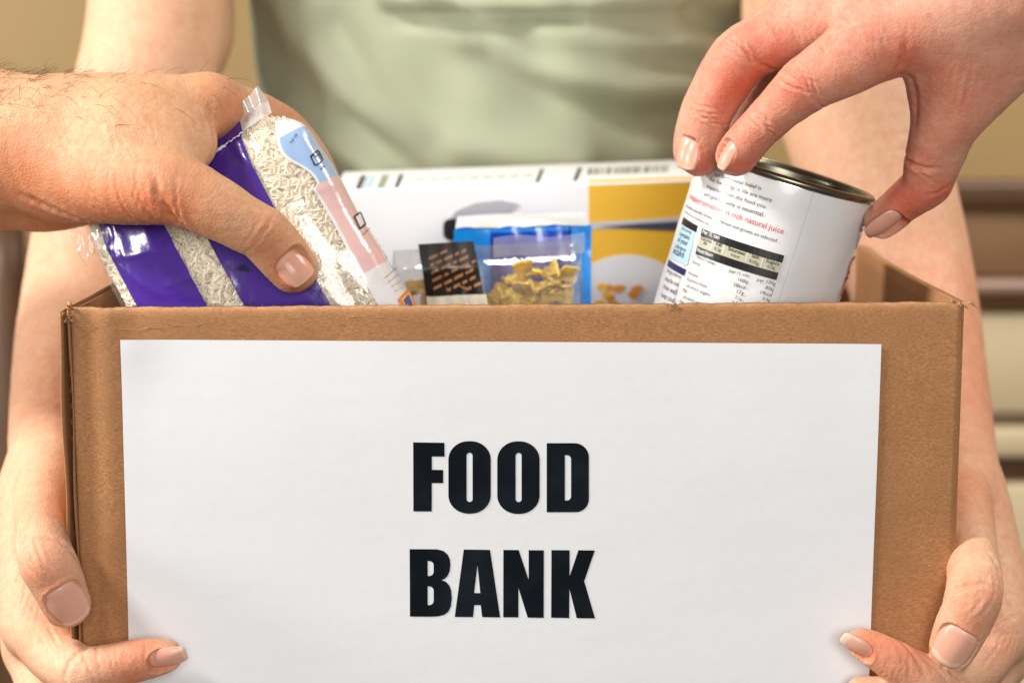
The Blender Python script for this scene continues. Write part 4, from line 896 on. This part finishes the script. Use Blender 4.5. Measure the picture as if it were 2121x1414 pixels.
bag_text('BOIL', z6(752, 490), z6(772, 462), BI, wt=.02); bag_text('MICROWAVE', z6(993, 872), z6(1035, 832), BI, wt=.02); bag_text('FOR USE', z6(575, 336), z6(612, 282), BI, wt=.02)
for i, t_ in enumerate(('If you are not entirely', 'please return this pack', 'and we will replace it', 'this does not affect')): bag_text(t_, z6(1122+i*19, 1122+i*26), z6(1190+i*12, 1062+i*38), BI, wt=.01)
for i in range(11): bag_print('printed_line', [zl([(972+i*19, 690+i*32), (980+i*19, 684+i*32), (988+i*19, 700+i*32), (980+i*19, 706+i*32)])], BI)
lg = bag_print('square_emblem', [zl([(1197, 1245), (1258, 1182), (1310, 1292), (1222, 1296)])], plain('emblem_orange', (.75, .20, .03), .4), .3)
bag_print('square_emblem', [zl([(1216, 1245), (1258, 1202), (1296, 1290), (1236, 1292)])], plain('emblem_yellow', (.85, .50, .06), .4), .4); bag_print('square_emblem', [zl([(1228, 1248), (1256, 1218), (1288, 1288), (1246, 1290)])], plain('emblem_blue', (.03, .06, .32), .4), .5)
bag_print('white_letter', [zl([(640, 932), (668, 926), (690, 936), (704, 962), (700, 980), (690, 982), (690, 964), (680, 946), (664, 938), (646, 944)])], plain('bag_ink_white_print', (.8, .78, .82), .4))
bag_print('navy_arrow', [zl([(218, 1074), (300, 1035), (330, 1080)])], plain('bag_ink_navy', (.012, .012, .05), .3))
bag_print('outline_icon', [[(168, 597), (178, 595), (187, 603), (190, 615), (198, 622), (206, 634), (202, 636), (194, 626), (186, 618), (183, 606), (176, 599), (169, 601)]], BI)
# clear crumpled corner tuft at the far top corner of the bag
mb = MB(); tw = np.random.default_rng(5)
def tuft(u, v): 
    w_ = -56+u*17; l_ = -3+v*17+(1-u)*4; return bag_w((w_-2*v*(1-u), l_+1.2*math.sin(u*9), bag_thick(l_)*max(0, 1-abs(w_/56)**2.7)**.37+2.2+1.5*math.sin(u*13+v*5)+.8*math.sin(v*11+u*3)))
mb.grid(tuft, 26, 16); o = mb.build('corner_tuft', film_mat('clear_film', [(70, None)], haze=.14), bag, True, dict(w=[0]*416, l=[0]*416))
CLEAR = o.data.materials[0]

# ================================================================== CARTON at the back
A0, A1 = P(690, 399, 190), P(1512, 369, 190); cx_ = nrm(A1-A0); lean = math.radians(-5.5); cdn = nrm(np.array((0, -math.sin(lean), -math.cos(lean)))); cdn = nrm(cdn-cx_*(cdn@cx_)); cn = np.cross(cx_, cdn); cn = cn if cn[1] < 0 else -cn
cw, chh, cth = np.linalg.norm(A1-A0), (A0[2]-ZB-4)/math.cos(lean), 60.0
carton = root('food_carton', tuple((A0+A1)/2+cdn*chh), 'white and orange food carton standing at the back of the box', 'carton')
CW = plain('white_card', (.80, .80, .79), .45, nscale=50, namp=.02); OR = plain('orange_print', (.98, .52, .03), .45, nscale=14, namp=.12)
def cp(x, d, t): return A0+cx_*x+cdn*d-cn*t
bevel(MB().box((0, 0, 0), (cw, chh, cth), lambda p: cp(*p)).build('carton_body', CW, carton), 1.2)
bmx = carton.children[0]
m_ = bmesh.new(); m_.from_mesh(bmx.data); bmesh.ops.recalc_face_normals(m_, faces=m_.faces); m_.to_mesh(bmx.data); m_.free()
def fp(name, pts, mt, off=.35): return polyplate(name, pts, A0, cn, off, mt, carton)
fp('orange_panel', [(1219, 384), (1520, 373), (1520, 760), (1219, 760)], OR)
def topedge(x): return 399-(x-690)*30/822
fp('plate_picture', [(1221, 560)]+[(1300+135*math.cos(math.radians(a)), 645+118*math.sin(math.radians(a))) for a in range(-126, 60, 8)]+[(1221, 700)], plain('plate_print', (.86, .84, .80), .4), .7)
r_ = random.Random(4)
for i in range(16):
    x, y = 1255+r_.uniform(-15, 75), 612+r_.uniform(-22, 40); a = r_.uniform(0, 6.28); fp('pasta_picture', [(x+r_.uniform(9, 17)*math.cos(a+k*1.05), y+r_.uniform(6, 11)*math.sin(a+k*1.05)) for k in range(6)], (plain('pasta_print', (.80, .30, .03), .4) if i == 0 else bpy.data.materials[['pasta_print', 'orange_print'][i % 2]]), .8+.06*i)
fp('fork_picture', [(1221, 461), (1330, 455), (1440, 446), (1440, 466), (1330, 472), (1221, 474)], plain('fork_print_light', (.62, .62, .62), .3), .7); fp('fork_picture', [(1240, 469), (1330, 462), (1440, 456), (1440, 478), (1330, 474)], plain('fork_print_navy', (.05, .06, .10), .3), .9)
fp('ladle_picture', [(925, 462), (945, 436), (985, 420), (1035, 414), (1075, 422), (1050, 440), (1000, 448), (960, 462)], plain('ladle_print_grey', (.52, .52, .52), .4), .6); fp('handle_picture', rrect(918, 453, 965, 497, (14, 4, 4, 14)), plain('handle_print_black', (.015, .015, .015), .4), .8)
# marks printed on the top flap
tn = -cdn
def tp(name, pts, mt, off=.3): return polyplate(name, pts, A0+tn*.0, tn, off, mt, carton)
TG = plain('top_print_green', (.30, .33, .22), .5); TBk = plain('top_print_black', (.03, .035, .03), .5); TBl = plain('top_print_blue', (.50, .66, .72), .5)
def strip(x0, x1, s0=.12, s1=.9, sl=-14):
    def ln(x, t): return (x+sl*(1-t)*-1*0+sl*(t-.5)*-1, topedge(x)-1.5-t*34)
    return [ln(x0, s0), ln(x1, s0), ln(x1, s1), ln(x0, s1)]
for x0, x1, mt in ((742, 752, TBk), (756, 772, TBl), (786, 800, TG), (822, 830, TBk), (1114, 1121, TBk), (1192, 1200, TBk)): tp('printed_mark', strip(x0, x1), mt)
for i in range(26): x = 1218+i*6.5+r_.uniform(-1, 1); tp('barcode_line', strip(x, x+r_.choice((1.5, 2.5, 3.5)), .45, .85, -6), TG if i % 3 else TBk)
for i in range(9): x = 860+i*28; tp('printed_line', strip(x, x+20, .5, .56, -4), TG)
tp('orange_lip', [(1219, topedge(1219)-1), (1505, topedge(1505)-1), (1505, topedge(1505)-5), (1219, topedge(1219)-5)], OR)

# ================================================================== BLUE PACKET
Bl0, Bl1 = P(943, 474, 130), P(1222, 466, 130); bw = np.linalg.norm(Bl1-Bl0); bx_ = nrm(Bl1-Bl0)
pk = root('blue_packet', tuple((Bl0+Bl1)/2+(0, 18, ZB-Bl0[2]+4)), 'glossy blue plastic packet with white top behind the pasta bag', 'packet')
BLU = plain('blue_film', (.008, .045, .50), .22, coat=.5, nscale=60, namp=.5, bumpd=.002); LBL = plain('light_blue_film', (.005, .27, .85), .22, coat=.5, nscale=60, namp=.25, bumpd=.002); WTP = plain('white_film', (.80, .81, .84), .25, coat=.5, nscale=60, namp=.06, bumpd=.002)
hgt = Bl0[2]-ZB-5
def pkp(x, y, z):
    k = math.sin(x*.3+z*.07)*.9+math.sin(z*.16+x*.1)*.8; return Bl0+bx_*x+np.array((0, y, z))+(0, -k if y < 5 else 0, 0)
mb = MB(); mb.grid(lambda u, v: pkp(u*bw, -1.5*math.sin(u*math.pi), -hgt*v+(.8*math.sin(u*19) if v < .02 else 0)), 40, 60); mb.build('front_film', BLU, pk, True)
for u0, u1 in ((-.01, .07), (.86, 1.01), (.07, .26)):
    MB().grid(lambda u, v: pkp((u0+(u1-u0)*u)*bw, -2.3-1.5*math.sin((u0+(u1-u0)*u)*math.pi), -hgt*v*(1 if u1-u0 < .17 else .12)), 8, 60).build('light_blue_edge', LBL, pk, True)
MB().grid(lambda u, v: pkp(u*bw, 0, 0)+np.array((0, v*38, v*2.5+2.4*math.sin(u*math.pi)*math.sin(v*math.pi)+.3*math.sin(u*11+v*5))), 40, 20).build('top_film', WTP, pk, True)
MB().grid(lambda u, v: pkp(u*bw, -.4-1.5*math.sin(u*math.pi), -.4-v*1.6), 40, 4).build('top_edge', LBL, pk, True)
for sx in (0, 1): MB().grid(lambda u, v: pkp(sx*bw, 5.1+u*33, -hgt*v+(2.5*u if v < .02 else 0)), 8, 30).build('side_film', LBL, pk, True)
MB().grid(lambda u, v: pkp(u*bw, 38.3, 2.5-(hgt+2.5)*v), 20, 30).build('back_film', BLU, pk, True)
MB().grid(lambda u, v: pkp(u*bw, v*38, -hgt), 8, 8).build('bottom_film', BLU, pk, True)

# ================================================================== PASTA BAG
pb = root('pasta_bag', tuple(P(1010, 640, 100)+(0, 0, ZB-P(1010, 640, 100)[2]+3)), 'clear bag of yellow pasta pieces with a black label band', 'pasta bag')
pc = P(1008, 508, 100); PW_ = 43.0; ph_ = pc[2]-ZB-4
def ppil(a, l, inset=0.0):
    T_ = 1.0+19*(1-math.exp(-max(l-10, 0)/14.0))*(1-math.exp(-(ph_-l)/14.0))-inset; c_, s_ = math.cos(a), math.sin(a); wx = PW_-inset-(2*math.exp(-l/20))
    p = np.array((math.copysign(abs(c_)**.8, c_)*wx, -math.copysign(abs(s_)**.8, s_)*max(T_, .3), -l))
    k = .7*math.sin(p[0]*.35+l*.13)+.6*math.sin(l*.3+p[0]*.12)+.4*math.sin(p[0]*.9-l*.2); p[1] -= k*(1 if s_ > 0 else 0)*min(1, T_/6)
    return pc+p+np.array((0, 0, p[0]*.055))+(0, 0, 0)
MB().grid(lambda u, v: ppil(u*2*math.pi, v*ph_), 90, 90, True).build('clear_film', film_mat('pasta_film', [(70, None)], haze=.06, gloss=.18), pb, True, dict(w=[0]*8100, l=[0]*8100))
MB().grid(lambda u, v: pc+np.array((3+u*40, -2.6-.5*math.sin(u*14), 3.5-v*9+u*2+.8*math.sin(u*7))), 30, 8).build('header_strip', film_mat('frosted_strip', [(70, None)], haze=.22), pb, True, dict(w=[0]*240, l=[0]*240))
LBK = plain('black_label', (.012, .010, .008), .3, coat=.2); LCR = plain('cream_label', (.88, .80, .62), .35, coat=.2); GOLD = plain('gold_print', (.40, .16, .05), .4)
def lab(x, l, off): # point on the front of the bag, x mm from the middle
    a = math.acos(max(-1, min(1, math.copysign(abs(x/PW_)**1.25, x)))); return ppil(a, l)+np.array((0, -off, 0))
def lq(name, x0, x1, l0, l1, mt, off, sk=.22): return MB().grid(lambda u, v: lab(x0+(x1-x0)*u+sk*(l0+(l1-l0)*v), l0+(l1-l0)*v, off), 18, 14).build(name, mt, pb, True)
lq('black_label_band', -31, -5.5, -2.5, 19.5, LBK, 2.4); lq('cream_label_band', -31, -4.5, 19.8, 60, LCR, 2.4)
for i in range(7):
    x = -27
    while x < -8:
        wl_ = r_.uniform(1.6, 4.6); l0 = -3+i*3.1-(x+27)*.0
        MB().grid(lambda u, v: lab(x+wl_*u+.22*(l0+4-.35*(x+wl_*u+20)), l0+4-.35*(x+wl_*u+20)+1.3*v, 2.7) if 0 <= l0+4-.35*(x+wl_*u+20) <= 17 else lab(x, min(max(l0, 1), 17)+v*.1, 2.6), 4, 2).build('gold_print', GOLD, pb); x += wl_+1.2
PAS = plain('egg_pasta', (.95, .62, .13), .5, nscale=200, namp=.15)
def bow(c_, R_, s_):     # farfalle: a pinched, ruffled ribbon
    V = []; nu, nv = 13, 7
    for th_ in (0, 1):
        for j in range(nv):
            for i in range(nu):
                x, y = i/(nu-1)*2-1, j/(nv-1)*2-1; pin = (.42+.58*abs(x)**.8)*(1-.38*abs(x)**5); V.append(np.array((x*12.5, y*10*pin, 2.4*math.sin(y*6.5)*(1.15-abs(x))+1.0*math.sin(x*9)*abs(x)+(1.3 if th_ else 0)))*s_@R_+c_)
    n = nu*nv; q = []
    for j in range(nv-1):
        for i in range(nu-1): a = j*nu+i; q += [(a, a+nu, a+nu+1, a+1), (a+n, a+1+n, a+nu+1+n, a+nu+n)]
    for i in range(nu-1): a = (nv-1)*nu+i; q += [(i, i+1, i+1+n, i+n), (a, a+n, a+1+n, a+1)]
    for j in range(nv-1): a = j*nu; b_ = a+nu-1; q += [(a, a+n, a+nu+n, a+nu), (b_, b_+nu, b_+nu+n, b_+n)]
    return V, q
for i in range(90):
    x = rng.uniform(-34, 34); l_ = (11.5 if x > 0 else 18)+4*abs(rng.normal())+(i//22)*6.0; Rm = np.array(Matrix.Rotation(rng.uniform(0, 6.28), 3, Vector(rng.normal(size=3)).normalized()))
    T_ = 13*(1-math.exp(-max(l_-10, 0)/14.0)); c_ = pc+np.array((x, rng.uniform(-T_*.55, T_*.6), -l_)); V, q = bow(c_, Rm, .58); obj('pasta_piece', V, q, PAS, pb)
